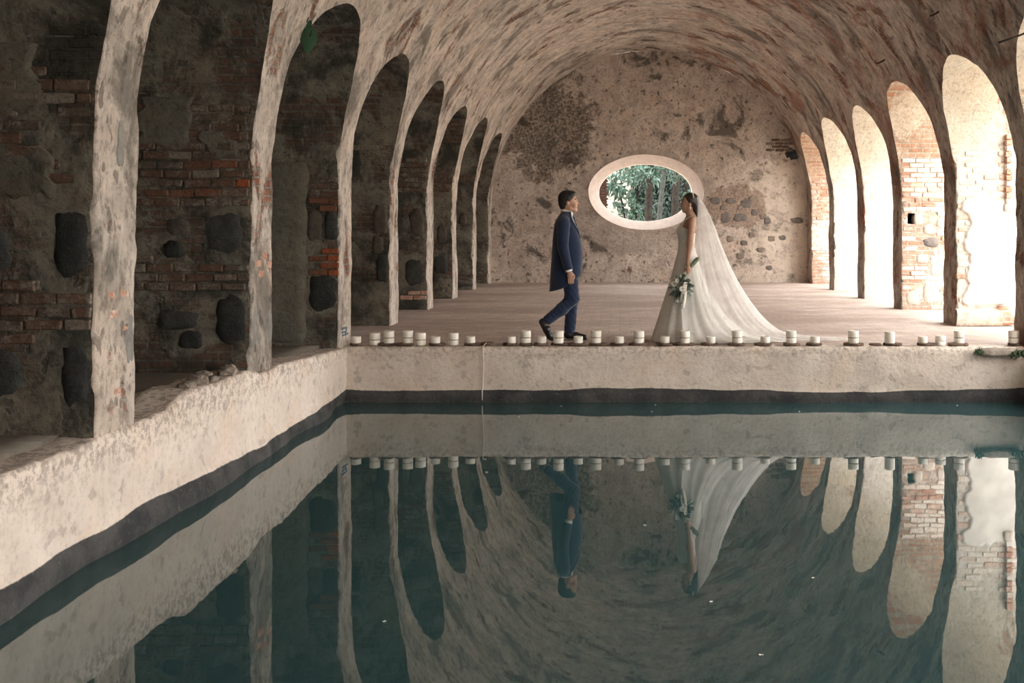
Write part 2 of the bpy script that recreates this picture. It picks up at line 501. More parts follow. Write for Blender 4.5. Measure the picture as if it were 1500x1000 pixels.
PIER = {}
LAB = {
 (-1, -6): None,
 (-1, -5): 'left pier beside the photographer at the near rim of the pool', (-1, -4): 'left pier rising from the pool wall, second from the near rim',
 (-1, -3): 'tall pier on the pool wall with pale end face and two black boulders', (-1, -2): 'pier on the pool wall with orange brick and two dark boulders',
 (-1, -1): 'pier at the left pool corner, half grey plaster and half red brick', (-1, 0): 'shaded side pier, first past the left pool corner',
 (-1, 1): 'shaded side pier, second past the left pool corner', (-1, 2): 'shaded side pier, third past the left pool corner',
 (-1, 3): 'slim pale-edged pier, second from the oval window wall on the shaded side', (-1, 4): 'thin pilaster meeting the oval window wall on the shaded side',
 (1, -5): 'garden side pier beside the photographer at the near rim', (1, -4): 'garden side pier over the pool, second from the near rim',
 (1, -3): 'garden side pier over the pool, third from the near rim', (1, -2): 'garden side pier over the pool, just before the last candle',
 (1, -1): 'dark pier at the garden side corner of the pool by the last candle', (1, 0): 'garden side pier with broken white plaster and a ragged low plinth',
 (1, 1): 'garden side pier of whitewashed brick and rubble with a square hole', (1, 2): 'smooth white plastered garden side pier with a ledge line',
 (1, 3): 'pale garden side pier with flaking edge, next to the red brick one', (1, 4): 'garden side pier with red brick top meeting the oval window wall',
}
for side in (-1, 1):
    for k in range(-5, 5):
        e = empty('masonry_pier', (XL if side < 0 else XR, FK[k] - TH / 2, 0))
        tag(e, LAB[(side, k)], 'pier', 'piers of the shaded side' if side < 0 else 'piers of the garden side')
        PIER[(side, k)] = e
        face = M_DIRT_SHADE if side < 0 else (M_WBRICK if k in (1, 4) else M_WHITE)
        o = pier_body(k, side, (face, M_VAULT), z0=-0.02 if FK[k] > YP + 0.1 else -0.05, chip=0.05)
        o.parent = e
        o.matrix_parent_inverse = Matrix.Translation(-e.location)
def under(o, e):
    """parent without moving"""
    o.parent = e
    o.matrix_parent_inverse = Matrix.Translation(-e.location)
    return o

def struct(name, v, f, mat, smooth=True):
    o = mesh_obj(name, v, f, mat, smooth=smooth)
    o['kind'] = 'structure'
    return o

# back wall: rings from the oval out to the outline of vault and floor
def wall_outline(ang):
    dx, dz = math.cos(ang), math.sin(ang)
    best = 1e9
    if dz < -1e-6: best = min(best, (WCZ + 0.06) / -dz)
    # straight sides below the springing, semicircle above
    for sd in (-1, 1):
        x = AX + sd * (RV + 0.05)
        if dx * sd > 1e-6:
            tt = (x - WCX) / dx
            if WCZ + tt * dz <= ZS: best = min(best, tt)
    bx, bz = WCX - AX, WCZ - ZS
    bq = bx * dx + bz * dz; cq = bx * bx + bz * bz - (RV + 0.05) ** 2
    tt = -bq + math.sqrt(bq * bq - cq)
    if WCZ + tt * dz >= ZS: best = min(best, tt)
    return best
NA = 320; NRW = 64
rows = []
for i in range(NRW + 1):
    row = []
    for j in range(NA):
        ang = 2 * PI * j / NA
        ro = 1.39 * 0.91 / math.sqrt((0.91 * math.cos(ang)) ** 2 + (1.39 * math.sin(ang)) ** 2)
        rr = ro + (wall_outline(ang) - ro) * i / NRW
        q = Vector((WCX + rr * math.cos(ang), YB, WCZ + rr * math.sin(ang)))
        w = min(1.0, i / 4)
        row.append(rough(q, 0.2 + 1.0 * w))
    rows.append(row)
v, f = grid(rows, closed=True, flip=True)
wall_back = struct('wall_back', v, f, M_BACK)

rows = []
for a, b, y in ((1.41, 0.93, 0.015), (1.39, 0.91, -0.012), (1.388, 0.908, -0.012), (1.385, 0.905, -0.008), (1.145, 0.705, 0.33), (1.14, 0.70, 0.335), (1.139, 0.699, 0.342), (1.139, 0.699, 0.55)):
    rows.append([Vector((WCX + a * math.cos(2 * PI * j / 96), YB + y, WCZ + b * math.sin(2 * PI * j / 96))) +
                 noise.noise_vector(Vector((math.cos(2 * PI * j / 96) * 3, math.sin(2 * PI * j / 96) * 3, y * 4))) * 0.008 for j in range(96)])
v, f = grid(rows, closed=True, flip=True)
win = struct('window_1', v, f, M_REVEAL)
# outer face of the back wall, so that light does not slip past the reveal
rows = []
for i in range(9):
    row = []
    for j in range(128):
        ang = 2 * PI * j / 128
        ro = 1.14 * 0.70 / math.sqrt((0.70 * math.cos(ang)) ** 2 + (1.14 * math.sin(ang)) ** 2)
        rr = ro + (wall_outline(ang) + 0.3 - ro) * i / 8
        row.append(Vector((WCX + rr * math.cos(ang), YB + 0.55, max(-0.1, WCZ + rr * math.sin(ang)))))
    rows.append(row)
v, f = grid(rows, closed=True)
under(mesh_obj('outer_face', v, f, M_PIER), wall_back)

# end wall behind the camera and the blind outer wall of the shaded side
def panel(p0, u, w, nu, nw, amount=1.0):
    p0, u, w = Vector(p0), Vector(u), Vector(w)
    return grid([[rough(p0 + u * (i / nu) + w * (j / nw), amount) for i in range(nu + 1)] for j in range(nw + 1)])
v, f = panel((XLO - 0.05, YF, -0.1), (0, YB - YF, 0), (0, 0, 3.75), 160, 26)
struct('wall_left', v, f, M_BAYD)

def wall_piece(x0, x1, z0, z1, nu, nw):
    return panel((x0, YF + 0.03, z0), (x1 - x0, 0, 0), (0, 0, z1 - z0), nu, nw)
va, fa = wall_piece(XLO - 0.1, 2.8, -0.1, 5.8, 50, 40)             # end wall behind the camera, unseen doorway added to admit frontal light
vb, fb = wall_piece(2.8, 4.5, 2.5, 5.8, 30, 20)
vc, fc_ = wall_piece(4.5, XRO + 0.1, -0.1, 5.8, 12, 40)
v = va + vb + vc; f = fa + [tuple(q + len(va) for q in g) for g in fb] + [tuple(q + len(va) + len(vb) for q in g) for g in fc_]
struct('wall_front', v, f, M_PIER)

# floors
def slab(name, x0, x1, y0, y1, z, mat, amp=0.008, step=0.2, thick=0.0):
    nu = max(2, int((x1 - x0) / step)); nw = max(2, int((y1 - y0) / step))
    rows = []
    for j in range(nw + 1):
        row = []
        for i in range(nu + 1):
            q = Vector((x0 + (x1 - x0) * i / nu, y0 + (y1 - y0) * j / nw, z))
            q.z += amp * noise.noise(q * 1.3)
            row.append(q)
        rows.append(row)
    v, f = grid(rows)
    if thick:
        b = len(v); m = nu + 1
        v += [q + Vector((0, 0, -thick)) for q in v]
        for i in range(nu):
            f.append((i + 1, i, b + i, b + i + 1)); q = nw * m + i; f.append((q, q + 1, b + q + 1, b + q))
        for j in range(nw):
            q = j * m; f.append((q, q + m, b + q + m, b + q)); q = j * m + nu; f.append((q + m, q, b + q, b + q + m))
    return struct(name, v, f, mat)
slab('floor', XLO - 0.08, XRO, YP + 0.12, YB + 0.1, 0.0, M_FLOOR, 0.006, 0.15)
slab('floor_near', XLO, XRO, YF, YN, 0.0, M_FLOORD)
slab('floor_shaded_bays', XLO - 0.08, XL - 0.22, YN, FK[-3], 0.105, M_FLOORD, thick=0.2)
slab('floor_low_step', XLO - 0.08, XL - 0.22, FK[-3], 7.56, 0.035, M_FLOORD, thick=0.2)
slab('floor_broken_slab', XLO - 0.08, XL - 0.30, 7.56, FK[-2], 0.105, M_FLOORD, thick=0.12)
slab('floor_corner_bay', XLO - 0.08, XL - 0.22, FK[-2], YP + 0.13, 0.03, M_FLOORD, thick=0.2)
slab('floor_garden_bays', XR + 0.2, XRO, YN, YP + 0.13, 0.0, M_FLOOR, thick=0.2)
slab('ground', XRO, 60, -40, 70, -0.03, M_GROUND, 0.03, 2.0)
slab('ground_behind', -40, XRO, YB + 0.5, 70, -0.25, M_GROUND, 0.05, 2.0)

# pool walls
def left_face_x(y): 
    t = min(1, max(0, (8.0 - y) / 3.0)); t = t * t * (3 - 2 * t)
    return XL + 0.055 - 0.055 * t
def left_top(y):
    base = 0.0 + 0.085 * min(1, max(0, (11.0 - y) / 1.6))
    bump = 0.075 * min(1, max(0, (y - 6.95) / 0.25)) * min(1, max(0, (8.75 - y) / 0.35))
    return base + bump + 0.018 * noise.noise(Vector((y * 3.0, 4.0, 0))) + 0.012 * noise.noise(Vector((y * 11.0, 7.0, 0)))
rows = []
ny = 190
for i in range(ny + 1):
    y = YN + (YP + 0.02 - YN) * i / ny
    zt = left_top(y)
    row = []
    for j in range(30):
        z = -1.0 + (zt + 1.0) * j / 29
        bulge = 0.13 * noise.noise(Vector((y * 0.95, 3.3, 0))) * min(1, max(0, (-0.40 - z) / 0.18)) + 0.03 * min(1, max(0, (-0.46 - z) / 0.05))
        q = rough(Vector((left_face_x(y) + bulge, y, z)), 0.7)
        if j == 29: q.x -= 0.012
        row.append(q)
    for j in range(1, 9):
        row.append(rough(Vector((left_face_x(y) - 0.05 * j, y, zt + 0.012 * noise.noise(Vector((y * 8, j * 0.9, 2))) - (0.02 if j > 6 else 0))), 0.7))
    rows.append(row)
v, f = grid(rows, flip=True)
wall_pl = struct('wall_pool_left', v, f, M_POOL)

rows = []
nx = 200
for i in range(nx + 1):
    x = XL - 0.10 + (XR - XL + 0.3) * i / nx
    zt = 0.006 * noise.noise(Vector((x * 3, 1, 0))) + 0.008 * noise.noise(Vector((x * 12, 1, 0)))
    row = []
    for j in range(30):
        z = -1.0 + (zt + 1.0) * j / 29
        bulge = 0.03 * noise.noise(Vector((x * 1.1, 8.3, 0))) * min(1, max(0, (-0.35 - z) / 0.2)) + 0.02 * min(1, max(0, (-0.50 - z) / 0.04))
        q = rough(Vector((x, YP - bulge, z)), 0.6)
        if j == 29: q.y += 0.015
        row.append(q)
    for j in range(1, 7):
        row.append(Vector((x, YP + 0.035 * j, zt + 0.004 * noise.noise(Vector((x * 9, j, 3))))))
    rows.append(row)
v, f = grid(rows, flip=False)
wall_pf = struct('wall_pool_far', v, f, M_POOL)
v, f = panel((XR + 0.05, YN, -1.0), (0, YP - YN + 0.1, 0), (0, 0, 1.0), 120, 14, 0.7)
o = struct('wall_pool_right', v, f, M_POOL)
v, f = panel((XR + 0.05, YN, 0.0), (0, YP - YN + 0.1, 0), (0.2, 0, 0.0), 60, 2, 0.4)
struct('trim_1', v, f, M_FLOOR)
v, f = panel((XL - 0.2, YN, -1.0), (XR - XL + 0.4, 0, 0), (0, 0, 1.0), 80, 10, 0.7)
struct('wall_pool_near', v, f, M_POOL)

v, f = grid([[Vector((XL - 0.16 + (XR - XL + 0.28) * i / 24, YN - 0.05 + (YP + 0.15 - YN) * j / 24, ZW)) for i in range(25)] for j in range(25)])
water = mesh_obj('pool_water', v, f, M_WATER)
tag(water, 'still dark teal water of the sunken pool, mirroring the hall', 'water', kind='stuff')
# ------------------------------------------------------------------ bricks and stones of the piers and walls
random.seed(11)
def brick_material(name, cols, dust, dark):
    t = NT(name, 0.9, 0.2)
    r = t.rnd()
    n = t.noise(9.0, 6, 0.7); n2 = t.noise(45.0, 4, 0.6)
    c = t.mix(t.ramp(r, 0.15, 0.5), cols[0], cols[1])
    c = t.mix(t.ramp(r, 0.65, 0.95), c, cols[2])
    c = t.mix(t.ramp(n, 0.46, 0.64, 0, 0.75), c, dust)
    c = t.mix(t.ramp(n2, 0.34, 0.52, 0.6, 0), c, dark)
    t.color(c); t.bump(t.math('ADD', n, t.math('MULTIPLY', n2, 0.5)), 0.8, 0.02)
    return t.m
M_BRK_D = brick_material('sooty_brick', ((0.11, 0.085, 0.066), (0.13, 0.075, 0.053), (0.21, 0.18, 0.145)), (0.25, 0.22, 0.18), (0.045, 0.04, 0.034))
M_BRK_O = brick_material('orange_brick', ((0.30, 0.085, 0.035), (0.36, 0.10, 0.04), (0.26, 0.08, 0.04)), (0.25, 0.12, 0.07), (0.08, 0.04, 0.025))
M_BRK_M = brick_material('dull_red_brick', ((0.17, 0.075, 0.048), (0.20, 0.082, 0.05), (0.15, 0.075, 0.05)), (0.20, 0.12, 0.085), (0.06, 0.04, 0.03))
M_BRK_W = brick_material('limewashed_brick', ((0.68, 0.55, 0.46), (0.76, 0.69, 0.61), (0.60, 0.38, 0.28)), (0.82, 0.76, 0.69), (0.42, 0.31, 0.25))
M_BRK_R = brick_material('red_brick', ((0.48, 0.24, 0.16), (0.54, 0.31, 0.22), (0.44, 0.21, 0.14)), (0.70, 0.58, 0.50), (0.20, 0.09, 0.06))
def stone_material(name, a, b, c):
    t = NT(name, 0.85, 0.3)
    n = t.noise(7.0, 7, 0.7); n2 = t.noise(60.0, 3, 0.6)
    col = t.mix(t.ramp(n, 0.35, 0.7), a, b)
    col = t.mix(t.ramp(n2, 0.58, 0.72, 0, 0.5), col, c)
    t.color(col); t.bump(t.math('ADD', n, t.math('MULTIPLY', n2, 0.3)), 0.8, 0.03)
    return t.m
M_BASALT = stone_material('black_basalt', (0.020, 0.021, 0.020), (0.045, 0.045, 0.042), (0.09, 0.085, 0.075))
M_BASALT_G = stone_material('grey_basalt', (0.034, 0.035, 0.033), (0.066, 0.066, 0.060), (0.12, 0.115, 0.10))
M_BROWN = stone_material('brown_stone', (0.07, 0.06, 0.048), (0.125, 0.105, 0.083), (0.18, 0.16, 0.13))
M_GREYST = stone_material('pale_grey_stone', (0.19, 0.185, 0.17), (0.29, 0.27, 0.245), (0.38, 0.34, 0.29))
M_FIELD = stone_material('field_stone', (0.13, 0.12, 0.115), (0.22, 0.19, 0.17), (0.32, 0.27, 0.23))
M_FIELD_L = stone_material('limewashed_stone', (0.50, 0.42, 0.36), (0.64, 0.55, 0.47), (0.74, 0.66, 0.58))
M_RUBBLE = stone_material('mortar_rubble', (0.20, 0.165, 0.135), (0.34, 0.285, 0.235), (0.11, 0.09, 0.075))

def brick_mesh(seed):
    bm = bmesh.new()
    bmesh.ops.create_cube(bm, size=1.0)
    for vtx in bm.verts: vtx.co = Vector((vtx.co.x * 0.222, vtx.co.y * 0.11, vtx.co.z * 0.064))
    bmesh.ops.bevel(bm, geom=list(bm.edges), offset=0.008, segments=1, affect='EDGES')
    for vtx in bm.verts: vtx.co += noise.noise_vector(vtx.co * 14 + Vector((seed * 5.0, 0, 0))) * 0.006
    me = bpy.data.meshes.new('brick'); bm.to_mesh(me); bm.free()
    me.materials.append(M_BRK_D)
    return me
BRICKS = [brick_mesh(i) for i in range(5)]
def stone_mesh(seed, p=3.2):
    """rounded boulder, unit half-sizes"""
    bm = bmesh.new()
    bmesh.ops.create_icosphere(bm, subdivisions=3, radius=1.0)
    for vtx in bm.verts:
        c = vtx.co
        s = (((abs(c.x) ** p + abs(c.z) ** p) ** (1 / p)) ** 7 + abs(c.y) ** 7) ** (-1 / 7)
        q = c * s
        q += Vector((q.x, 0, q.z)) * 0.22 * noise.noise(q * 1.3 + Vector((seed * 3.3, 0, 0))) + noise.noise_vector(q * 4 + Vector((0, seed, 0))) * 0.03
        vtx.co = q
    me = bpy.data.meshes.new('stone'); bm.to_mesh(me); bm.free()
    me.polygons.foreach_set('use_smooth', [True] * len(me.polygons))
    me.materials.append(M_BASALT)
    return me
STONES = [stone_mesh(i, 3.0 + 0.5 * (i % 3)) for i in range(6)]

def place(name, me, e, loc, rot=(0, 0, 0), scale=(1, 1, 1), mat=None):
    o = bpy.data.objects.new(name, me)
    o.rotation_euler = rot; o.scale = scale
    o.location = Vector(loc) - (e.location if e else Vector((0, 0, 0)))
    link(o, e)
    if mat is not None:
        o.material_slots[0].link = 'OBJECT'; o.material_slots[0].material = mat
    return o
def face_y(x, y, z, amp=0.9):
    return rough(Vector((x, y, z)), amp).y

def lay_bricks(e, yface, x0, x1, z0, z1, mat, keep=lambda x, z: True, proud=0.012, amp=0.9, dens=1.0, course=0.079, w=0.236):
    n = 0; row = int(z0 / course)
    while (row + 0.5) * course < z1:
        z = (row + 0.5) * course
        x = x0 + (0.118 if row % 2 else 0.0) + random.uniform(-0.02, 0.02)
        while x < x1:
            L = random.uniform(0.86, 1.0)
            xe = min(x + w * L, x1)
            xc = (x + xe) / 2; sx = (xe - x - 0.012) / 0.222
            if sx > 0.3 and keep(xc, z) and random.random() < dens:
                pr = proud + random.uniform(-0.006, 0.010)
                place('brick', random.choice(BRICKS), e, (xc, face_y(xc, yface, z, amp) + 0.055 - pr, z + random.uniform(-0.004, 0.004)),
                      (0, random.uniform(-0.02, 0.02), random.uniform(-0.03, 0.03)), (sx, 1, random.uniform(0.88, 1.03)),
                      mat if not callable(mat) else mat(xc, z))
                n += 1
            x = xe
        row += 1
    return n
def stone_at(e, rect, d, mat, proud=0.035, depth=0.12, yface=None, seed=None, tilt=0.0, amp=0.9):
    """boulder that fills this pixel rectangle on the plane y = d"""
    a = at(rect[0], rect[1], d); b = at(rect[2], rect[3], d)
    c = (a + b) / 2
    y = face_y(c.x, d, c.z, amp) if yface is None else yface
    me = STONES[(seed if seed is not None else random.randrange(6)) % 6]
    return place('stone', me, e, (c.x, y + depth - proud, c.z), (0, tilt, 0), ((b.x - a.x) / 2, depth, (a.z - b.z) / 2), mat)

# shaded side, nearest pier
d = FK[-3] - TH; e = PIER[(-1, -3)]
blk = [(-3.40, -3.02, 0.99, 1.48), (-3.34, -3.05, 0.22, 0.72)]
def free(x, z, pads): return not any(p[0] - 0.1 < x < p[1] + 0.1 and p[2] - 0.03 < z < p[3] + 0.03 for p in pads)
def patchy(x, z, s, th): return noise.noise(Vector((x * 1.7 + s, z * 1.7, s * 2.0))) > th
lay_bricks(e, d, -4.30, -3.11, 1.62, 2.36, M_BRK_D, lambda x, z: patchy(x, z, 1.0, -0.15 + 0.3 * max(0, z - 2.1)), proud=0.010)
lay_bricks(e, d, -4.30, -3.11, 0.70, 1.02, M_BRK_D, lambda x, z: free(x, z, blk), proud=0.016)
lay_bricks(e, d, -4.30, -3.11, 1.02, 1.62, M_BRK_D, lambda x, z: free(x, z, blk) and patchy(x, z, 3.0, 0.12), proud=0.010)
stone_at(e, (76, 302, 133, 410), d, M_BASALT, 0.016, 0.20, seed=1)
stone_at(e, (88, 494, 134, 602), d, M_BASALT, 0.014, 0.20, seed=4)
stone_at(e, (-60, 330, 20, 402), d, M_BASALT_G, 0.02, 0.15, seed=2)
stone_at(e, (-70, 505, 40, 590), d, M_BASALT_G, 0.015, 0.15, seed=3)
# end face of the nearest pier: stones and a few bricks bared
for (y, z, sy, sz, mt) in ((FK[-3] - 0.07, 0.62, 0.06, 0.20, M_GREYST), (FK[-3] - 0.22, 1.87, 0.05, 0.19, M_GREYST)):
    o = place('stone', STONES[2], e, (rough(Vector((vault_x(z, -1), y, z)), 0.9).x - 0.064, y, z), (0, 0, PI / 2), (sy, 0.07, sz), mt)
for (y, z) in ((FK[-3] - 0.30, 0.80), (FK[-3] - 0.14, 0.71), (FK[-3] - 0.26, 0.33), (FK[-3] - 0.15, 0.92), (FK[-3] - 0.33, 0.92)):
    place('brick', BRICKS[1], e, (rough(Vector((XL, y, z)), 0.9).x - 0.054, y, z), (0, 0, PI / 2), (0.5, 1, 1), M_BRK_R)
# second pier over the pool
d = FK[-2] - TH; e = PIER[(-1, -2)]
blk = [(-3.55, -3.02, 1.06, 1.52), (-3.40, -3.02, 0.31, 0.79), (-3.86, -3.66, 1.06, 1.20)]
def m2(x, z):
    if abs(z - 1.70) < 0.04 and x > -3.32: return M_BRK_O
    return M_BRK_M if (abs(z - 1.62) < 0.04 and -3.92 < x < -3.4) or (abs(z - 1.86) < 0.04 and -3.6 < x < -3.3) else M_BRK_D
lay_bricks(e, d, -4.45, -3.11, 1.54, 2.38, m2, lambda x, z: patchy(x, z, 5.0, -0.12) or z < 1.72, proud=0.010)
lay_bricks(e, d, -4.45, -3.11, 0.80, 1.08, M_BRK_D, lambda x, z: free(x, z, blk), proud=0.016)
lay_bricks(e, d, -4.45, -3.11, 0.20, 0.80, M_BRK_D, lambda x, z: free(x, z, blk) and patchy(x, z, 7.0, 0.15), proud=0.010)
stone_at(e, (291, 303, 362, 378), d, M_BASALT_G, 0.016, 0.18, seed=0)
stone_at(e, (314, 429, 362, 509), d, M_BASALT, 0.016, 0.18, seed=3)
stone_at(e, (239, 352, 268, 379), d, M_BASALT, 0.02, 0.1, seed=5)
stone_at(e, (262, 484, 296, 512), d, M_BASALT, 0.02, 0.1, seed=2)
stone_at(e, (228, 455, 292, 484), d, M_BASALT_G, 0.02, 0.1, seed=1)
stone_at(e, (242, 318, 280, 345), d, M_BROWN, 0.012, 0.1, seed=4)
for (y, z, sz) in ((FK[-2] - 0.06, 0.45, 0.16), (FK[-2] - 0.42, 0.50, 0.2)):
    place('stone', STONES[3], e, (rough(Vector((XL, y, z)), 0.9).x - 0.064, y, z), (0, 0, PI / 2), (0.05, 0.07, sz), M_GREYST)
for (y, z) in ((FK[-2] - 0.36, 1.02), (FK[-2] - 0.30, 0.93), (FK[-2] - 0.2, 1.08), (FK[-2] - 0.08, 1.0)):
    place('brick', BRICKS[2], e, (rough(Vector((XL, y, z)), 0.9).x - 0.054, y, z), (0, 0, PI / 2), (0.5, 1, 1), M_BRK_R)
# pier at the pool corner: a proud sheet of grey plaster on its outer half, brick and boulders on the rest
d = FK[-1] - TH; e = PIER[(-1, -1)]
M_GREYP = masonry('grey_damp_plaster', (0.175, 0.162, 0.130), (0.13, 0.12, 0.096), (0.055, 0.052, 0.042), dirt=(0.52, 0.68), big=1.6, bricks=(0.9, 0.99), pits=0.15, seed=12)
def plaster_sheet(e, x0, x1, z0, z1, d, mat, edge_amp, seed, proud=0.025, name='plaster_sheet', nx=16, nz=40, sides=(1, 1, 1, 1), amp=0.9):
    """flake of render standing proud of the masonry, with ragged edges"""
    rows = []
    def rag(t, k): return edge_amp * (noise.noise(Vector((t * 4, seed, k))) + 0.6 * noise.noise(Vector((t * 13, seed, k + 5))))
    for j in range(nz + 1):
        row = []
        for i in range(nx + 1):
            u, w = i / nx, j / nz
            zz = z0 + (z1 - z0) * w; xx = x0 + (x1 - x0) * u
            xa = x0 + sides[0] * rag(zz, 1); xb = x1 + sides[1] * rag(zz, 2)
            za = z0 + sides[2] * rag(xx, 3); zb = z1 + sides[3] * rag(xx, 4)
            q = Vector((xa + (xb - xa) * u, d, za + (zb - za) * w))
            q = rough(q, amp)
            edge = i in (0, nx) or j in (0, nz)
            q.y -= -0.01 if edge else proud
            row.append(q)
        rows.append(row)
    v, f = grid(rows)
    return under(mesh_obj(name, v, f, mat), e)
plaster_sheet(e, -4.9, -3.435, 0.05, 2.05, d, M_GREYP, 0.035, 3.0, 0.03, sides=(0, 1, 0, 1), nx=24)
plaster_sheet(PIER[(-1, -2)], -4.05, -3.60, 1.98, 2.43, FK[-2] - TH, M_GREYP, 0.13, 13.0, 0.016, sides=(1, 1, 1, 0.2), nx=20, nz=24)
plaster_sheet(PIER[(-1, -2)], -3.48, -3.22, 1.95, 2.20, FK[-2] - TH, M_GREYP, 0.11, 15.0, 0.016, nx=14, nz=18)
plaster_sheet(PIER[(-1, -3)], -4.05, -3.45, 2.0, 2.42, FK[-3] - TH, M_GREYP, 0.12, 17.0, 0.016, sides=(1, 1, 1, 0.2), nx=20, nz=24)
plaster_sheet(PIER[(-1, -3)], -3.95, -3.34, 1.52, 1.78, FK[-3] - TH, M_GREYP, 0.12, 19.0, 0.016, nx=20, nz=18)
def m3(x, z): return M_BRK_O if x > -3.22 and z < 1.3 else M_BRK_M
lay_bricks(e, d, -3.425, -3.09, 1.55, 1.645, m3, proud=0.014)
lay_bricks(e, d, -3.425, -3.09, 0.86, 1.12, m3, proud=0.016)
lay_bricks(e, d, -3.425, -3.09, 1.70, 2.4, M_BRK_D, lambda x, z: patchy(x, z, 9.0, -0.1))
stone_at(e, (449, 306, 473, 357), d, M_BROWN, 0.012, 0.1, seed=2)
stone_at(e, (474, 305, 495, 357), d, M_BASALT_G, 0.014, 0.12, seed=5)
stone_at(e, (450, 400, 496, 458), d, M_BASALT, 0.016, 0.16, seed=1)
# next piers of the shaded side: half-buried stones, plaster in sheets
for k, rects in ((0, ((546, 300, 568, 345, M_BROWN), (552, 372, 569, 415, M_BASALT_G), (545, 345, 563, 372, M_BROWN))),
                 (1, ((600, 305, 622, 345, M_BROWN), (592, 380, 621, 420, M_BASALT_G))),
                 (2, ((636, 372, 656, 402, M_BASALT_G), (640, 330, 655, 355, M_BROWN))),
                 (3, ((672, 312, 684, 330, M_BROWN),))):
    for rc in rects:
        stone_at(PIER[(-1, k)], rc[:4], FK[k] - TH, rc[4], 0.02, 0.1)
    dd = FK[k] - TH; xa = (rects[0][0] - 20 - PX) / F * dd
    lay_bricks(PIER[(-1, k)], dd, -3.9, -3.10, 1.9, 2.42, M_BRK_D, lambda x, z: patchy(x, z, 20.0 + k, 0.0), proud=0.012)
lay_bricks(PIER[(-1, 1)], FK[1] - TH, -3.55, -3.10, 0.16, 0.32, M_BRK_R, lambda x, z: True, proud=0.01)

# garden side, first pier: brick above, a broken sheet of white plaster below, ragged plinth
M_SHEET = plain('white_plaster_sheet', (0.72, 0.675, 0.62), 0.9, 0.15, 0.09, 4.0, bump=0.3)
e = PIER[(1, 0)]; d = FK[0] - TH
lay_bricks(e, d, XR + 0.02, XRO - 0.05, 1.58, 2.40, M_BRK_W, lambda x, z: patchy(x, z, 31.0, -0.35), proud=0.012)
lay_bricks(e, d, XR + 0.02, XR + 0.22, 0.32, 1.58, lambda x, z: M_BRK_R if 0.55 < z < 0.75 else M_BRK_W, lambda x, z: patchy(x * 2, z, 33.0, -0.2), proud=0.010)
plaster_sheet(e, XR + 0.13, XRO - 0.02, 0.26, 1.72, d, M_SHEET, 0.10, 7.0, 0.035, sides=(1, 0, 0.2, 1), nx=24, nz=50)
rows = []
for j in range(9):
    row = []
    for i in range(31):
        x = XR - 0.02 + 0.80 * i / 30
        top = 0.235 + 0.02 * noise.noise(Vector((x * 6, 0, 1))) + (0.04 if 22 < i < 28 else 0) - 0.10 * max(0, (i - 26) / 4)
        pr = (0.0, 0.10, 0.12, 0.13, 0.135, 0.13, 0.12, 0.09, -0.01)[j]
        zz = top * (0.0, 0.02, 0.2, 0.4, 0.6, 0.8, 0.94, 1.0, 1.0)[j]
        row.append(rough(Vector((x, d - pr, zz)), 0.9))
    rows.append(row)
v, f = grid(rows)
under(mesh_obj('plinth', v, f, M_WBRICK), e)
for i in range(12):
    place('brick', random.choice(BRICKS), e, (5.25 + random.uniform(-0.008, 0.008), d - 0.02, 1.68 + 0.079 * i), (0, random.uniform(-0.05, 0.05), 0), (0.36, 1.1, 1.0), M_BRK_R if i % 3 else M_BRK_W)
place('stone', STONES[2], e, (5.25, d - 0.02, 1.60), (0, 0, 0), (0.06, 0.06, 0.06), M_FIELD_L)
# second garden pier: limewashed brick courses with rubble between and a put-log hole
e = PIER[(1, 1)]; d = FK[1] - TH
st1 = ((1352, 348, 1376, 362, M_FIELD), (1338, 313, 1352, 330, M_FIELD_L), (1372, 318, 1384, 334, M_FIELD_L), (1342, 372, 1360, 386, M_FIELD_L),
       (1326, 425, 1346, 448, M_FIELD_L), (1352, 410, 1376, 446, M_FIELD_L), (1362, 385, 1380, 404, M_FIELD_L), (1352, 328, 1370, 344, M_FIELD_L))
pads = []
for rc in st1:
    a = at(rc[0], rc[1], d); b = at(rc[2], rc[3], d); pads.append((a.x - 0.02, b.x + 0.02, b.z, a.z))
    stone_at(e, rc[:4], d, rc[4], 0.02, 0.09)
lay_bricks(e, d, XR + 0.02, XRO - 0.05, 0.05, 2.42, lambda x, z: M_BRK_R if (1.62 < z < 1.80 or 1.15 < z < 1.36) and x < 5.1 else M_BRK_W,
           lambda x, z: free(x, z, pads) and not (abs(x - (XR + 0.05)) < 0.16 and abs(z - 1.47) < 0.10) and patchy(x, z, 41.0, -0.42), proud=0.011)
# third and fourth: smooth plaster, a few bare bricks at the edge
lay_bricks(PIER[(1, 2)], FK[2] - TH, XR + 0.0, XR + 0.16, 2.0, 2.4, M_BRK_W, lambda x, z: patchy(x, z, 51, -0.1), proud=0.006)
lay_bricks(PIER[(1, 3)], FK[3] - TH, XR + 0.0, XR + 0.18, 0.3, 2.4, M_BRK_W, lambda x, z: patchy(x, z, 57, 0.0), proud=0.006)
lay_bricks(PIER[(1, 4)], FK[4] - TH, XR + 0.01, XRO - 0.05, 1.55, 2.42, M_BRK_R, lambda x, z: True, proud=0.012)
lay_bricks(PIER[(1, 4)], FK[4] - TH, XR + 0.01, XRO - 0.05, 0.1, 1.55, M_BRK_W, lambda x, z: patchy(x, z, 61, 0.1), proud=0.008)

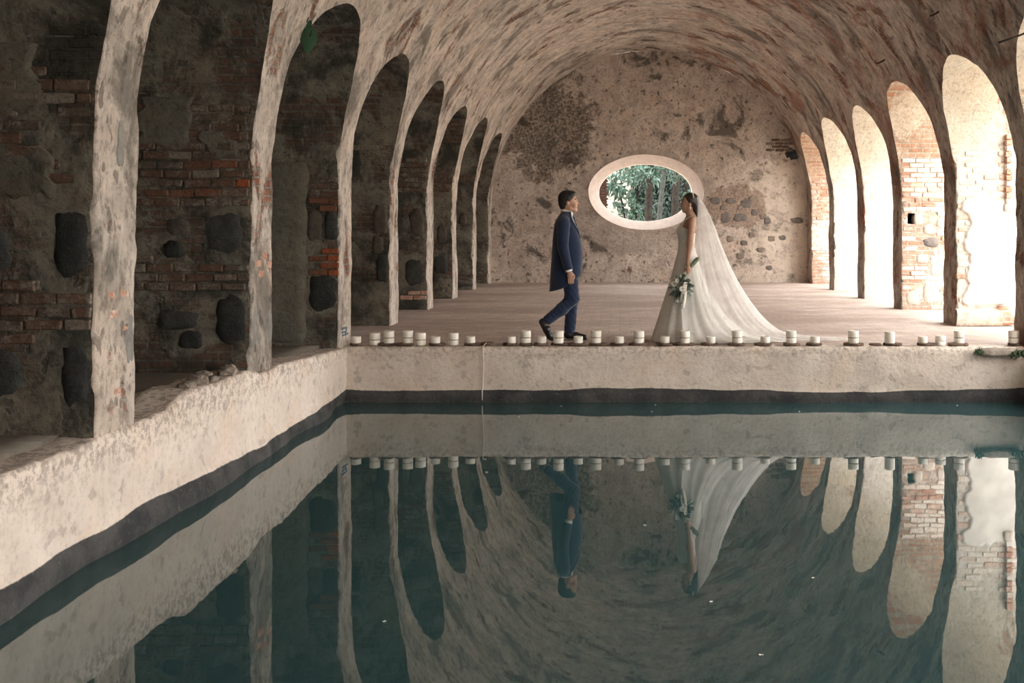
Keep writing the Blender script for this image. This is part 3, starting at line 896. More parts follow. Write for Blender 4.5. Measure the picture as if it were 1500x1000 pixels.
# put-log holes: the face is opened and a small dark recess set behind it
def cut_hole(o, x0, x1, z0, z1, y, e, depth=0.25):
    bm = bmesh.new(); bm.from_mesh(o.data)
    kill = [fc for fc in bm.faces if x0 < fc.calc_center_median().x < x1 and z0 < fc.calc_center_median().z < z1 and abs(fc.calc_center_median().y - y) < 0.09]
    bmesh.ops.delete(bm, geom=kill, context='FACES')
    bm.to_mesh(o.data); bm.free()
    g = 0.05
    p = [Vector((x0 - g, y, z0 - g)), Vector((x1 + g, y, z0 - g)), Vector((x1 + g, y, z1 + g)), Vector((x0 - g, y, z1 + g))]
    q = [c + Vector((0, depth, 0)) for c in p]
    under(mesh_obj('put_log_hole', p + q, [(4, 5, 6, 7), (0, 4, 7, 3), (1, 2, 6, 5), (3, 7, 6, 2), (0, 1, 5, 4)], M_BASALT, smooth=False), e)
cut_hole(wall_back, 4.03, 4.33, 2.99, 3.23, YB, wall_back)
body = [c for c in PIER[(1, 1)].children if c.name.startswith('masonry_body')][0]
cut_hole(body, XR + 0.10, XR + 0.24, 1.40, 1.56, FK[1] - TH, PIER[(1, 1)], 0.3)

# stones bared in the back wall where the plaster fell
bst = [(1062, 289, 1080, 299, M_FIELD), (1084, 291, 1101, 305, M_FIELD), (1100, 306, 1112, 316, M_FIELD), (1073, 312, 1095, 325, M_FIELD), (1055, 310, 1070, 327, M_FIELD),
       (1040, 288, 1056, 300, M_FIELD), (1054, 300, 1066, 308, M_RUBBLE), (1096, 286, 1110, 296, M_RUBBLE), (1040, 318, 1052, 330, M_RUBBLE),
       (1080, 300, 1090, 308, M_RUBBLE), (1112, 312, 1124, 322, M_RUBBLE), (1157, 318, 1178, 328, M_FIELD), (1140, 344, 1152, 352, M_FIELD), (1118, 318, 1130, 328, M_FIELD),
       (1096, 340, 1108, 349, M_RUBBLE), (1064, 345, 1076, 355, M_RUBBLE), (1078, 370, 1092, 380, M_RUBBLE), (1108, 362, 1122, 370, M_RUBBLE), (1120, 388, 1132, 396, M_FIELD),
       (1124, 345, 1136, 354, M_RUBBLE), (1084, 352, 1096, 360, M_FIELD)]
for rc in bst:
    stone_at(wall_back, rc[:4], YB, rc[4], 0.012, 0.09, amp=1.2)
lay_bricks(wall_back, YB, 3.55, 4.25, 3.22, 3.50, M_BRK_D, lambda x, z: (x - AX) ** 2 + (z - ZS) ** 2 < 3.72 ** 2 and patchy(x, z, 71, -0.4), proud=0.012, amp=1.2)

# broken edge of the slab and rubble on the wall beside the pool
def lump_mesh(seed):
    bm = bmesh.new(); bmesh.ops.create_icosphere(bm, subdivisions=3, radius=1.0)
    for vtx in bm.verts: vtx.co += vtx.co.normalized() * (0.35 * noise.noise(vtx.co * 1.6 + Vector((seed * 5.0, 0, 0))) + 0.14 * noise.noise(vtx.co * 5.0 + Vector((0, seed, 0))))
    me = bpy.data.meshes.new('rubble_lump'); bm.to_mesh(me); bm.free(); me.materials.append(M_RUBBLE)
    return me
LUMPS = [lump_mesh(i) for i in range(3)]
r_i = 0
for (px, py, dd, s) in ((268, 566, 7.45, 0.05), (292, 560, 7.75, 0.06), (318, 553, 8.0, 0.05), (335, 549, 8.18, 0.055), (352, 552, 8.38, 0.045), (212, 606, 6.65, 0.045), (300, 556, 7.9, 0.035), (283, 562, 7.6, 0.03)):
    y = dd; x = left_face_x(y) - 0.10 - 0.06 * (r_i % 3)
    o = bpy.data.objects.new('rubble_lump', LUMPS[r_i % 3])
    z = left_top(y)
    o.location = (x, y, z + s * 0.25); o.scale = (s * 1.3, s * 1.5, s * 0.8); o.rotation_euler = (0, 0, r_i)
    link(o); o.material_slots[0].link = 'OBJECT'; o.material_slots[0].material = M_RUBBLE
    tag(o, 'crumbled lump of mortar lying on the rim of the left pool wall', 'rubble', 'rubble on the left pool wall')
    r_i += 1
o = bpy.data.objects.new('floor_brick', BRICKS[0])
o.location = (-3.72, 7.50, 0.079); o.scale = (1.3, 0.9, 1.2); link(o)
o.material_slots[0].link = 'OBJECT'; o.material_slots[0].material = M_BRK_D
tag(o, 'sooty brick lying at the foot of the broken floor slab', 'brick')

# ------------------------------------------------------------------ garden outside
random.seed(5)
def leaf_material(name, a, b, c):
    t = NT(name, 0.5, 0.4)
    n = t.noise(3.0, 3, 0.5); n2 = t.noise(14.0, 2, 0.5)
    col = t.mix(t.ramp(n, 0.35, 0.65), a, b); col = t.mix(t.ramp(n2, 0.5, 0.7, 0, 0.8), col, c)
    t.color(col)
    t.b.inputs['Transmission Weight'].default_value = 0.0
    return t.m
M_LEAF = leaf_material('garden_leaf', (0.018, 0.050, 0.034), (0.030, 0.080, 0.052), (0.10, 0.15, 0.125))
M_LEAF_D = leaf_material('dark_leaf', (0.007, 0.017, 0.013), (0.012, 0.030, 0.022), (0.035, 0.06, 0.05))
M_BARK = plain('bark', (0.022, 0.019, 0.016), 0.95, 0.1, 0.4, 12, bump=0.8)
M_BARK_P = plain('pale_bark', (0.045, 0.048, 0.044), 0.95, 0.1, 0.3, 12, bump=0.8)

def leaves(blobs, n, size, seed, drop=0.5):
    """one mesh of bent leaf blades scattered through ellipsoidal blobs (centre, radii)"""
    rg = np.random.default_rng(seed)
    V = []; Fc = []
    for (c, r), cnt in zip(blobs, [n // len(blobs)] * len(blobs)):
        for _ in range(cnt):
            dvec = rg.normal(size=3); dvec /= np.linalg.norm(dvec)
            p = np.array(c) + np.array(r) * dvec * rg.uniform(0.35, 1.0) ** 0.5
            ax = rg.normal(size=3); ax[2] -= drop * 2; ax /= np.linalg.norm(ax)
            sd = np.cross(ax, rg.normal(size=3)); sd /= np.linalg.norm(sd)
            nn = np.cross(ax, sd)
            L = size * rg.uniform(0.6, 1.2); W = L * 0.2
            b = len(V)
            V += [p, p + ax * L * 0.4 + sd * W + nn * 0.04 * L, p + ax * L * 0.45 - nn * 0.03 * L, p + ax * L * 0.4 - sd * W + nn * 0.04 * L, p + ax * L - nn * 0.12 * L]
            Fc += [(b, b + 1, b + 2), (b, b + 2, b + 3), (b + 1, b + 4, b + 2), (b + 2, b + 4, b + 3)]
    return V, Fc
def tree(name, label, loc, trunk, blobs, n, size, seed, leaf=M_LEAF, bark=M_BARK, group=None, drop=0.5):
    e = empty(name, loc)
    tag(e, label, 'tree', group)
    for pts, rad in trunk:
        v, f = tube(pts, rad, 9)
        mesh_obj('trunk', [q + noise.noise_vector(q * 3) * 0.03 for q in v], f, bark, e)
    v, f = leaves(blobs, n, size, seed, drop)
    o = mesh_obj('foliage', v, f, leaf, e, smooth=False)
    o['kind'] = 'stuff'
    return e
G1 = 'trees behind the oval window'
def trunk_px(pxs, d, r0, r1, base):
    """trunk through these pixels at depth d, in coordinates of the tree base"""
    pts = [at(x, y, d) - Vector(base) for x, y in pxs]
    return pts, [r0 + (r1 - r0) * i / (len(pts) - 1) for i in range(len(pts))]
b = (0.85, 31.0, -0.2)
tree('garden_tree', 'thick grey trunked tree in the middle of the oval window', b,
     [trunk_px(((951, 400), (950, 330), (951, 280), (953, 240), (956, 190), (958, 120)), 31.0, 0.13, 0.10, b)],
     [((-0.1, -0.2, 3.6), (1.1, 0.9, 0.7)), ((-1.3, 0.3, 3.3), (0.8, 0.6, 0.6)), ((0.9, 0.2, 3.4), (0.9, 0.7, 0.5)), ((0, 0.5, 5.5), (2.2, 2.2, 1.5))], 1100, 0.24, 1, group=G1)
b = (1.25, 30.0, -0.2)
tree('leaning_tree', 'slim pale trunk leaning behind the oval window', b,
     [trunk_px(((962, 400), (965, 325), (969, 285), (974, 245), (982, 190), (990, 120)), 30.0, 0.085, 0.05, b)],
     [((0.5, 0, 3.6), (0.8, 0.8, 0.5)), ((0.6, 0, 5.2), (1.6, 1.6, 1.1)), ((0.95, 0.0, 2.0), (0.35, 0.4, 0.9))], 700, 0.2, 2, bark=M_BARK_P, group=G1)
b = (2.0, 33.0, -0.2)
tree('shaded_tree', 'dark twin trunked tree beside the leaning pale trunk', b,
     [trunk_px(((990, 400), (988, 325), (990, 280), (992, 240), (990, 120)), 33.0, 0.14, 0.12, b), trunk_px(((1004, 400), (1005, 320), (1003, 240), (1000, 120)), 33.4, 0.11, 0.09, b)],
     [((-0.2, 0.6, 2.6), (1.1, 0.5, 1.6)), ((0.9, 0.4, 2.5), (1.0, 0.5, 1.8)), ((0.2, 0.4, 5.0), (1.9, 1.6, 1.3))], 1700, 0.22, 3, leaf=M_LEAF_D, group=G1)
b = (0.15, 28.6, -0.2)
tree('frond_shrub', 'bright leafed shrub with drooping fronds in the oval window', b,
     [([(0.15, 0, 0), (0.1, 0, 1.2), (-0.05, 0, 2.2), (-0.3, 0, 2.9)], [0.04, 0.035, 0.025, 0.012]), ([(0.15, 0, 0), (0.3, 0.1, 1.4), (0.35, 0, 2.3), (0.6, 0, 3.0)], [0.035, 0.03, 0.02, 0.012])],
     [((0.05, 0, 2.25), (0.36, 0.4, 0.30)), ((-0.30, 0, 2.62), (0.35, 0.35, 0.16)), ((0.30, 0.0, 1.75), (0.25, 0.3, 0.35)), ((0.45, 0, 2.95), (0.6, 0.4, 0.22)), ((-0.25, 0.1, 1.75), (0.25, 0.3, 0.20)), ((0.2, 0, 1.2), (0.6, 0.4, 0.3)), ((0.0, 0.1, 3.2), (0.9, 0.5, 0.25))],
     800, 0.22, 4, group=G1)
b = (1.9, 36.5, -0.2)
tree('hedge_tree', 'dense dark evergreen behind the trunks in the oval window', b,
     [([(0, 0, 0), (0, 0, 2.0), (0.1, 0, 4.0)], [0.15, 0.12, 0.08])],
     [((-0.7, 0, 1.6), (0.9, 0.5, 1.6)), ((0.8, 0, 1.6), (1.1, 0.5, 1.6)), ((-0.5, 0, 3.6), (1.1, 0.6, 1.5)), ((0.9, 0, 3.8), (1.3, 0.6, 1.6)), ((0.2, 0, 5.6), (1.5, 0.8, 1.2)), ((-0.4, 0.3, 2.4), (1.0, 0.4, 1.3)), ((1.2, 0.3, 2.6), (1.2, 0.4, 1.4))], 15000, 0.30, 6, leaf=M_LEAF_D, group=G1)

M_GWALL = masonry('garden_wall_plaster', (0.40, 0.37, 0.32), (0.32, 0.29, 0.25), (0.14, 0.13, 0.11), dirt=(0.56, 0.70), bricks=(0.7, 0.8), seed=14)
def box_rows(x0, x1, y0, y1, z0, z1, n=20):
    bm = bmesh.new()
    bmesh.ops.create_cube(bm, size=1.0)
    for q in bm.verts: q.co = Vector(((x0 + x1) / 2 + q.co.x * (x1 - x0), (y0 + y1) / 2 + q.co.y * (y1 - y0), (z0 + z1) / 2 + q.co.z * (z1 - z0)))
    bmesh.ops.bevel(bm, geom=list(bm.edges), offset=0.03, segments=2, affect='EDGES')
    return bm
e = empty('garden_wall', (0, 39.0, -0.25))
tag(e, 'pale rendered garden wall behind the trees of the oval window', 'wall')
under(bm_obj('wall_body', box_rows(-14, 14, 38.8, 39.2, -0.3, 5.0), M_GWALL, smooth=False), e)
under(bm_obj('coping', box_rows(-14.05, 14.05, 38.7, 39.3, 5.0, 5.12), M_PIER, smooth=False), e)
M_POST = brick_material('dark_post_brick', ((0.035, 0.018, 0.014), (0.05, 0.022, 0.016), (0.04, 0.022, 0.017)), (0.05, 0.03, 0.024), (0.015, 0.01, 0.008))
e = empty('gate_post', (-0.52, 27.4, -0.25))
tag(e, 'dark red brown brick post just outside the oval window', 'post')
under(bm_obj('post_core', box_rows(-0.70, -0.345, 27.25, 27.6, -0.3, 3.4), M_POST, smooth=False), e)
for r_ in range(44):
    for c_ in range(2):
        place('brick', BRICKS[(r_ + c_) % 5], e, (-0.70 + (0.10 + 0.21 * c_ if r_ % 2 else 0.05 + 0.24 * c_), 27.26, -0.2 + 0.079 * r_), (0, 0, 0), (0.82, 0.5, 1), M_POST)

# trees of the courtyard on the garden side
G2 = 'courtyard trees beyond the garden side arches'
proto = tree('courtyard_tree', 'broad courtyard tree beyond the garden side arches', (15, 8, -0.05),
     [([(0, 0, 0), (0.05, 0, 1.2), (-0.05, 0.1, 2.4), (0.1, 0, 3.6)], [0.20, 0.16, 0.13, 0.08])],
     [((0, 0, 3.9), (1.5, 1.5, 1.0)), ((0.9, 0.5, 3.3), (0.9, 0.9, 0.6)), ((-0.9, -0.4, 3.4), (0.9, 0.9, 0.6)), ((0, 0, 5.0), (1.0, 1.0, 0.7))], 1600, 0.28, 8, group=G2)
for (x, y, s) in ((18, 16, 1.1), (16.5, 25, 0.95), (20, 1, 1.2)):
    r_ = empty('courtyard_tree', (x, y, -0.05), (0, 0, x))
    r_.scale = (s, s, s)
    tag(r_, 'broad courtyard tree beyond the garden side arches', 'tree', G2)
    for ch in proto.children:
        c_ = ch.copy(); COL.objects.link(c_); c_.parent = r_
# ------------------------------------------------------------------ candles along the pool rim
random.seed(21)
def wax_mat():
    t = NT('ivory_wax', 0.45, 0.4)
    n = t.noise(20, 3)
    t.color(t.mix(t.ramp(n, 0.3, 0.7), (0.80, 0.73, 0.63), (0.88, 0.83, 0.75)))
    t.b.inputs['Subsurface Weight'].default_value = 0.0
    return t.m
M_WAX = wax_mat()
M_SEAM = plain('candle_seam', (0.22, 0.17, 0.12), 0.7, 0.2)
M_WICK = plain('wick', (0.03, 0.025, 0.02), 0.9, 0.1)
def wood_mat():
    t = NT('weathered_wood_slice', 0.85, 0.2)
    n = t.noise(30, 5, 0.7); n2 = t.noise(6, 4)
    c = t.mix(t.ramp(n, 0.35, 0.65), (0.06, 0.042, 0.032), (0.17, 0.115, 0.085))
    t.color(t.mix(t.ramp(n2, 0.5, 0.7, 0, 0.6), c, (0.26, 0.17, 0.12))); t.bump(n, 0.6, 0.01)
    return t.m
M_WOOD = wood_mat()
# px, tall?, slice half width in px (0 = stands on the bare rim), slice offset in px
CAN = [(522, 's', 9, 0), (549, 't', 0, 0), (570, 't', 13, -4), (597, 't', 13, -5), (616, 't', 0, 0), (638, 's', 12, 2), (664, 't', 0, 0), (689, 's', 12, 3),
       (749, 's', 11, -1), (770, 't', 9, 0), (793, 's', 11, -1), (818, 't', 13, 2), (847, 's', 14, -2), (873, 't', 14, 3), (907, 's', 13, -1), (936, 't', 14, -1),
       (974, 's', 12, 0), (1003, 't', 15, -2), (1041, 's', 13, -2), (1080, 't', 13, -2), (1121, 's', 13, -3), (1159, 't', 12, 0), (1194, 's', 12, -2), (1250, 't', 15, 0),
       (1303, 'p', 14, 5), (1352, 's', 14, 5), (1378, 'm', 0, 0), (1405, 't', 15, -2), (1485, 't', 8, 0)]
PEOPLE_WORDS = {}
def cyl(r, z0, z1, dome=0.004, seg=24, seed=0):
    prof = [(r * 0.96, z0), (r, z0 + 0.004), (r * 1.0, z1 - 0.008), (r * 0.975, z1 - 0.002), (r * 0.90, z1), (r * 0.5, z1 - dome), (0.004, z1 - dome)]
    v, f = lathe(prof, seg)
    return [Vector((q.x, q.y, q.z + (0.004 * noise.noise(Vector((q.x * 14, q.y * 14, seed))) if q.z > z1 - 0.02 else 0))) for q in v], f
def make_candle(kind, seed):
    e = empty('pillar_candle')
    r = 0.058
    if kind == 't':
        v, f = cyl(r, 0, 0.058, seed=seed); mesh_obj('wax_base', v, f, M_WAX, e)
        v, f = lathe([(r * 0.965, 0.056), (r * 0.965, 0.066)], 24); mesh_obj('seam', v, f, M_SEAM, e)
        v, f = cyl(r * 1.01, 0.064, 0.138, 0.016, seed=seed); w = mesh_obj('wax_body', v, f, M_WAX, e); top = 0.122
    elif kind == 'p':
        v, f = cyl(r * 0.98, 0, 0.128, 0.012, seed=seed); w = mesh_obj('wax_body', v, f, M_WAX, e); top = 0.116
    elif kind == 'm':
        v, f = cyl(r, 0, 0.046, seed=seed); mesh_obj('wax_base', v, f, M_WAX, e)
        v, f = lathe([(r * 0.965, 0.045), (r * 0.965, 0.052)], 24); mesh_obj('seam', v, f, M_SEAM, e)
        v, f = cyl(r, 0.05, 0.105, 0.012, seed=seed); w = mesh_obj('wax_body', v, f, M_WAX, e); top = 0.093
    else:
        v, f = cyl(r * 0.92, 0, 0.074, 0.022, seed=seed); w = mesh_obj('wax_body', v, f, M_WAX, e); top = 0.052
    v, f = tube([(0, 0, top - 0.004), (0.001, 0, top + 0.006), (0.004, 0.001, top + 0.013)], 0.002, 6)
    mesh_obj('wick', v, f, M_WICK, e)
    return e
protos = {}
def copy_tree(o, parent=None):
    c = o.copy(); COL.objects.link(c); c.parent = parent
    for ch in o.children:
        copy_tree(ch, c)
    return c
def slice_mesh(seed):
    n = 28
    ring = [(1 + 0.10 * noise.noise(Vector((math.cos(2 * PI * i / n) * 1.5, math.sin(2 * PI * i / n) * 1.5, seed * 4.0)))) for i in range(n)]
    prof = [(0.96, 0.0), (1.0, 0.15), (1.0, 0.8), (0.96, 1.0), (0.5, 1.02), (0.02, 1.0)]
    rows = [[Vector((r * ring[i] * math.cos(2 * PI * i / n), r * ring[i] * math.sin(2 * PI * i / n), z)) for i in range(n)] for r, z in prof]
    v, f = grid(rows, closed=True); f.append(tuple(range(n))[::-1]); f.append(tuple((len(rows) - 1) * n + k for k in range(n)))
    me = bpy.data.meshes.new('wood_slice'); me.from_pydata([tuple(q) for q in v], [], f); me.update()
    me.polygons.foreach_set('use_smooth', [True] * len(me.polygons)); me.materials.append(M_WOOD)
    return me
SL = [slice_mesh(i) for i in range(4)]
KW = {'t': 'tall ivory candle', 's': 'short ivory candle', 'p': 'seamless tall ivory candle', 'm': 'medium ivory candle'}
def where(px):
    if px < 530: return 'at the left pool corner pier'
    if px < 705: return 'left of the hanging cord'
    if px < 785: return 'between cord and raised heel'
    if px < 865: return 'at the feet in black shoes'
    if px < 950: return 'between the two people'
    if px < 1060: return 'before the white skirt'
    if px < 1210: return 'before the trailing train'
    if px < 1290: return 'by the tip of the trailing train'
    if px < 1440: return 'past the train tip'
    return 'by the dark corner pier'
YC = YP + 0.135
for i, (px, kind, hw, off) in enumerate(CAN):
    x = (px - PX) / F * YC
    z = 0.006
    on = 'on bare rim' if not hw else 'on a wood slice'
    if hw:
        o = bpy.data.objects.new('wood_slice', SL[i % 4])
        o.location = (x + off / F * YC, YC, 0.004); o.scale = (hw / F * YC, 0.085, 0.026); o.rotation_euler = (0, 0, 0)
        link(o)
        tag(o, 'wood slice under the %s %s' % (KW[kind], where(px)), 'wood slice', 'wood slices %s under %s' % (where(px), KW[kind]))
        z = 0.030
    if kind not in protos:
        c = protos[kind] = make_candle(kind, i)
    else:
        c = copy_tree(protos[kind])
    c.location = (x, YC + random.uniform(-0.01, 0.015), z); c.rotation_euler = (0, 0, random.uniform(0, 6))
    tag(c, '%s %s, %s' % (KW[kind], 'without a slice' if not hw else 'on wood slice', where(px)), 'candle', '%s %s %s' % (KW[kind], on, where(px)))
o = bpy.data.objects.new('wood_slice', SL[1])
o.location = ((714 - PX) / F * YC, YC, 0.004); o.scale = (0.075, 0.07, 0.034); link(o)
tag(o, 'empty dark wood slice on the rim above the hanging cord', 'wood slice')
o = bpy.data.objects.new('wood_slice', SL[2])
o.location = ((1282 - PX) / F * YC, YC + 0.01, 0.004); o.scale = (0.07, 0.06, 0.02); link(o)
tag(o, 'empty reddish wood slice on the rim past the train tip', 'wood slice')

# ------------------------------------------------------------------ small things
M_CORD = plain('pale_cord', (0.62, 0.55, 0.48), 0.8, 0.2)
pts = [at(712, 504, YP + 0.06) + Vector((0, 0, 0.012)), Vector(((708 - PX) / F * YP, YP - 0.035, 0.01))] + [Vector(((px - PX) / F * YP, YP - 0.035 - 0.01 * (i == 4), H - (py - PY) / F * YP)) for i, (px, py) in enumerate(((708, 515), (709, 535), (708, 555), (707, 572), (707, 585)))]
v, f = tube(pts, 0.0065, 8)
tag(mesh_obj('hanging_cord', v, f, M_CORD), 'pale thin cord hanging down the far pool wall', 'cord')

M_IRON = plain('rusty_iron', (0.05, 0.038, 0.03), 0.8, 0.3, 0.4, 60, metallic=0.4)
def on_vault(px, py):
    """first point of the barrel vault seen at this pixel"""
    lo = 2.0
    for i in range(4000):
        d = 2.0 + i * 0.006
        p = at(px, py, d)
        if p.z > ZS and (p.x - AX) ** 2 + (p.z - ZS) ** 2 > RV * RV: return p
    return None
for a, b, lab in (((1498, 50), (1474, 57), 'straight iron rod jutting from the vault over the garden side arches'), ((1375, 17), (1368, 24), 'short iron hook in the vault above the first garden side arch'),
                  ((1295, 88), (1283, 95), 'bent iron stub in the vault above the second garden side arch')):
    p = on_vault(*a)
    if p is None: continue
    inward = (Vector((AX, p.y, ZS)) - p).normalized()
    L = 0.20 if 'straight' in lab else 0.06
    q = p + inward * 0.06 + Vector((-0.8, 0.1, -0.25)).normalized() * L
    v, f = tube([p - inward * 0.04, p + inward * 0.03, p + inward * 0.05 + (q - p) * 0.3, q], 0.011, 8)
    tag(mesh_obj('iron_rod', v, f, M_IRON), lab, 'iron rod')

# leaf sprig rooted in the arch edge above the pool
M_SPRIG = leaf_material('sprig_leaf', (0.03, 0.085, 0.045), (0.04, 0.11, 0.06), (0.05, 0.13, 0.07))
y = FK[-2] + 0.22
zz = bay_height(y, FK[-2], FK[-1] - TH)
root = Vector((vault_x(zz, -1) + 0.05, y - 0.10, zz + 0.07))
e = empty('leaf_sprig', root)
tag(e, 'small sprig of dark green leaves growing from the arch edge', 'plant')
v, f = tube([(-0.03, 0, 0.03), (0.02, -0.02, -0.02), (0.03, -0.03, -0.07), (0.02, -0.04, -0.13)], 0.005, 6); mesh_obj('stem', v, f, M_BARK, e)
v, f = tube([(-0.03, 0.0, 0.05), (-0.07, -0.02, 0.0), (-0.10, -0.03, -0.07)], 0.005, 6); mesh_obj('stem', v, f, M_BARK, e)
def blade(L, W, bend=0.15, n=8):
    rows = []
    for i in range(n + 1):
        t = i / n; w = W * math.sin(PI * min(1, t ** 0.8)) ** 0.8 * (1 - 0.15 * t) + 0.0015
        zc = -bend * L * t * t
        rows.append([Vector((-w, L * t, zc + 0.12 * w)), Vector((-w * 0.5, L * t, zc + 0.03 * w)), Vector((0, L * t, zc - 0.04 * w)), Vector((w * 0.5, L * t, zc + 0.03 * w)), Vector((w, L * t, zc + 0.12 * w))])
    return grid(rows)
for (p, rx, rz, L, W) in (((0.02, -0.04, -0.04), -1.35, 0.25, 0.25, 0.075), ((0.03, -0.04, 0.02), -1.25, 0.9, 0.13, 0.022), ((-0.09, -0.03, -0.02), -1.3, -0.3, 0.17, 0.035), ((-0.10, -0.03, 0.0), -1.2, -1.0, 0.12, 0.035), ((0.0, -0.03, 0.05), -1.1, 1.2, 0.10, 0.015)):
    v, f = blade(L, W)
    R_ = Matrix.Rotation(rz * 0.6, 4, 'Y') @ Matrix.Rotation(rx, 4, 'X')
    mesh_obj('leaf', [R_ @ q + Vector(p) for q in v], f, M_SPRIG, e)

# faded blue mark painted low on the end face of the corner pier
M_BLUE = plain('faded_blue_paint', (0.10, 0.16, 0.20), 0.9, 0.1, 0.3, 50)
for seg in (((0.12, 0.205), (0.30, 0.205)), ((0.30, 0.205), (0.22, 0.135)), ((0.12, 0.165), (0.22, 0.165)), ((0.13, 0.135), (0.34, 0.135))):
    (a0, z0), (a1, z1) = seg
    pts = []
    for i in range(6):
        yy = FK[-1] - TH + a0 + (a1 - a0) * i / 5; z = z0 + (z1 - z0) * i / 5
        q = rough(Vector((XL, yy, z)), 0.9); pts.append(q)
    v, f = tube(pts, 0.011, 6)
    under(mesh_obj('paint_mark', v, f, M_BLUE), PIER[(-1, -1)])

# broken kerb stone and moss at the garden side end of the rim
p = at(1466, 516, YP - 0.02)
kerb = o = empty('kerb_stone', (p.x - 0.02, YP, -0.055))
place('stone_block', STONES[4], kerb, kerb.location, (0, 0, 0), (0.24, 0.09, 0.045), M_RUBBLE)
tag(o, 'broken mossy kerb stone in the pool rim by the last candle', 'stone')
M_MOSS = leaf_material('moss', (0.03, 0.06, 0.025), (0.05, 0.09, 0.035), (0.09, 0.12, 0.06))
for (px, py, s) in ((1434, 514, 0.045), (1488, 518, 0.06), (1498, 516, 0.05)):
    c = at(px, py, YP - 0.09)
    v, f = leaves([((0, 0, 0), (s, 0.02, s * 0.7))], 120, 0.035, int(px))
    under(mesh_obj('moss_tuft', [Vector(q) + c for q in v], f, M_MOSS, smooth=False), kerb)

# petals floating on the water
M_PETAL = plain('white_petal', (0.80, 0.76, 0.70), 0.7, 0.2)
pv = [Vector((math.cos(2 * PI * i / 10) * 0.011 * (1 + 0.2 * math.sin(3 * i)), math.sin(2 * PI * i / 10) * 0.009, 0.003 + 0.002 * math.cos(2 * i))) for i in range(10)] + [Vector((0, 0, 0.001))]
pm = bpy.data.meshes.new('petal'); pm.from_pydata([tuple(q) for q in pv], [], [(i, (i + 1) % 10, 10) for i in range(10)]); pm.update(); pm.materials.append(M_PETAL)
for (px, py) in ((822, 595), (760, 611), (960, 593), (955, 603), (1402, 594), (945, 770), (1191, 847), (563, 911), (1115, 960), (713, 692), (1171, 603), (1042, 882)):
    d = (H - ZW) * F / (py - PY)
    o = bpy.data.objects.new('petal', pm); o.location = ((px - PX) / F * d, d, ZW + 0.002); o.rotation_euler = (0, 0, px); link(o)
    tag(o, 'tiny white petal floating on the dark water', 'petal', 'petals on the pool')
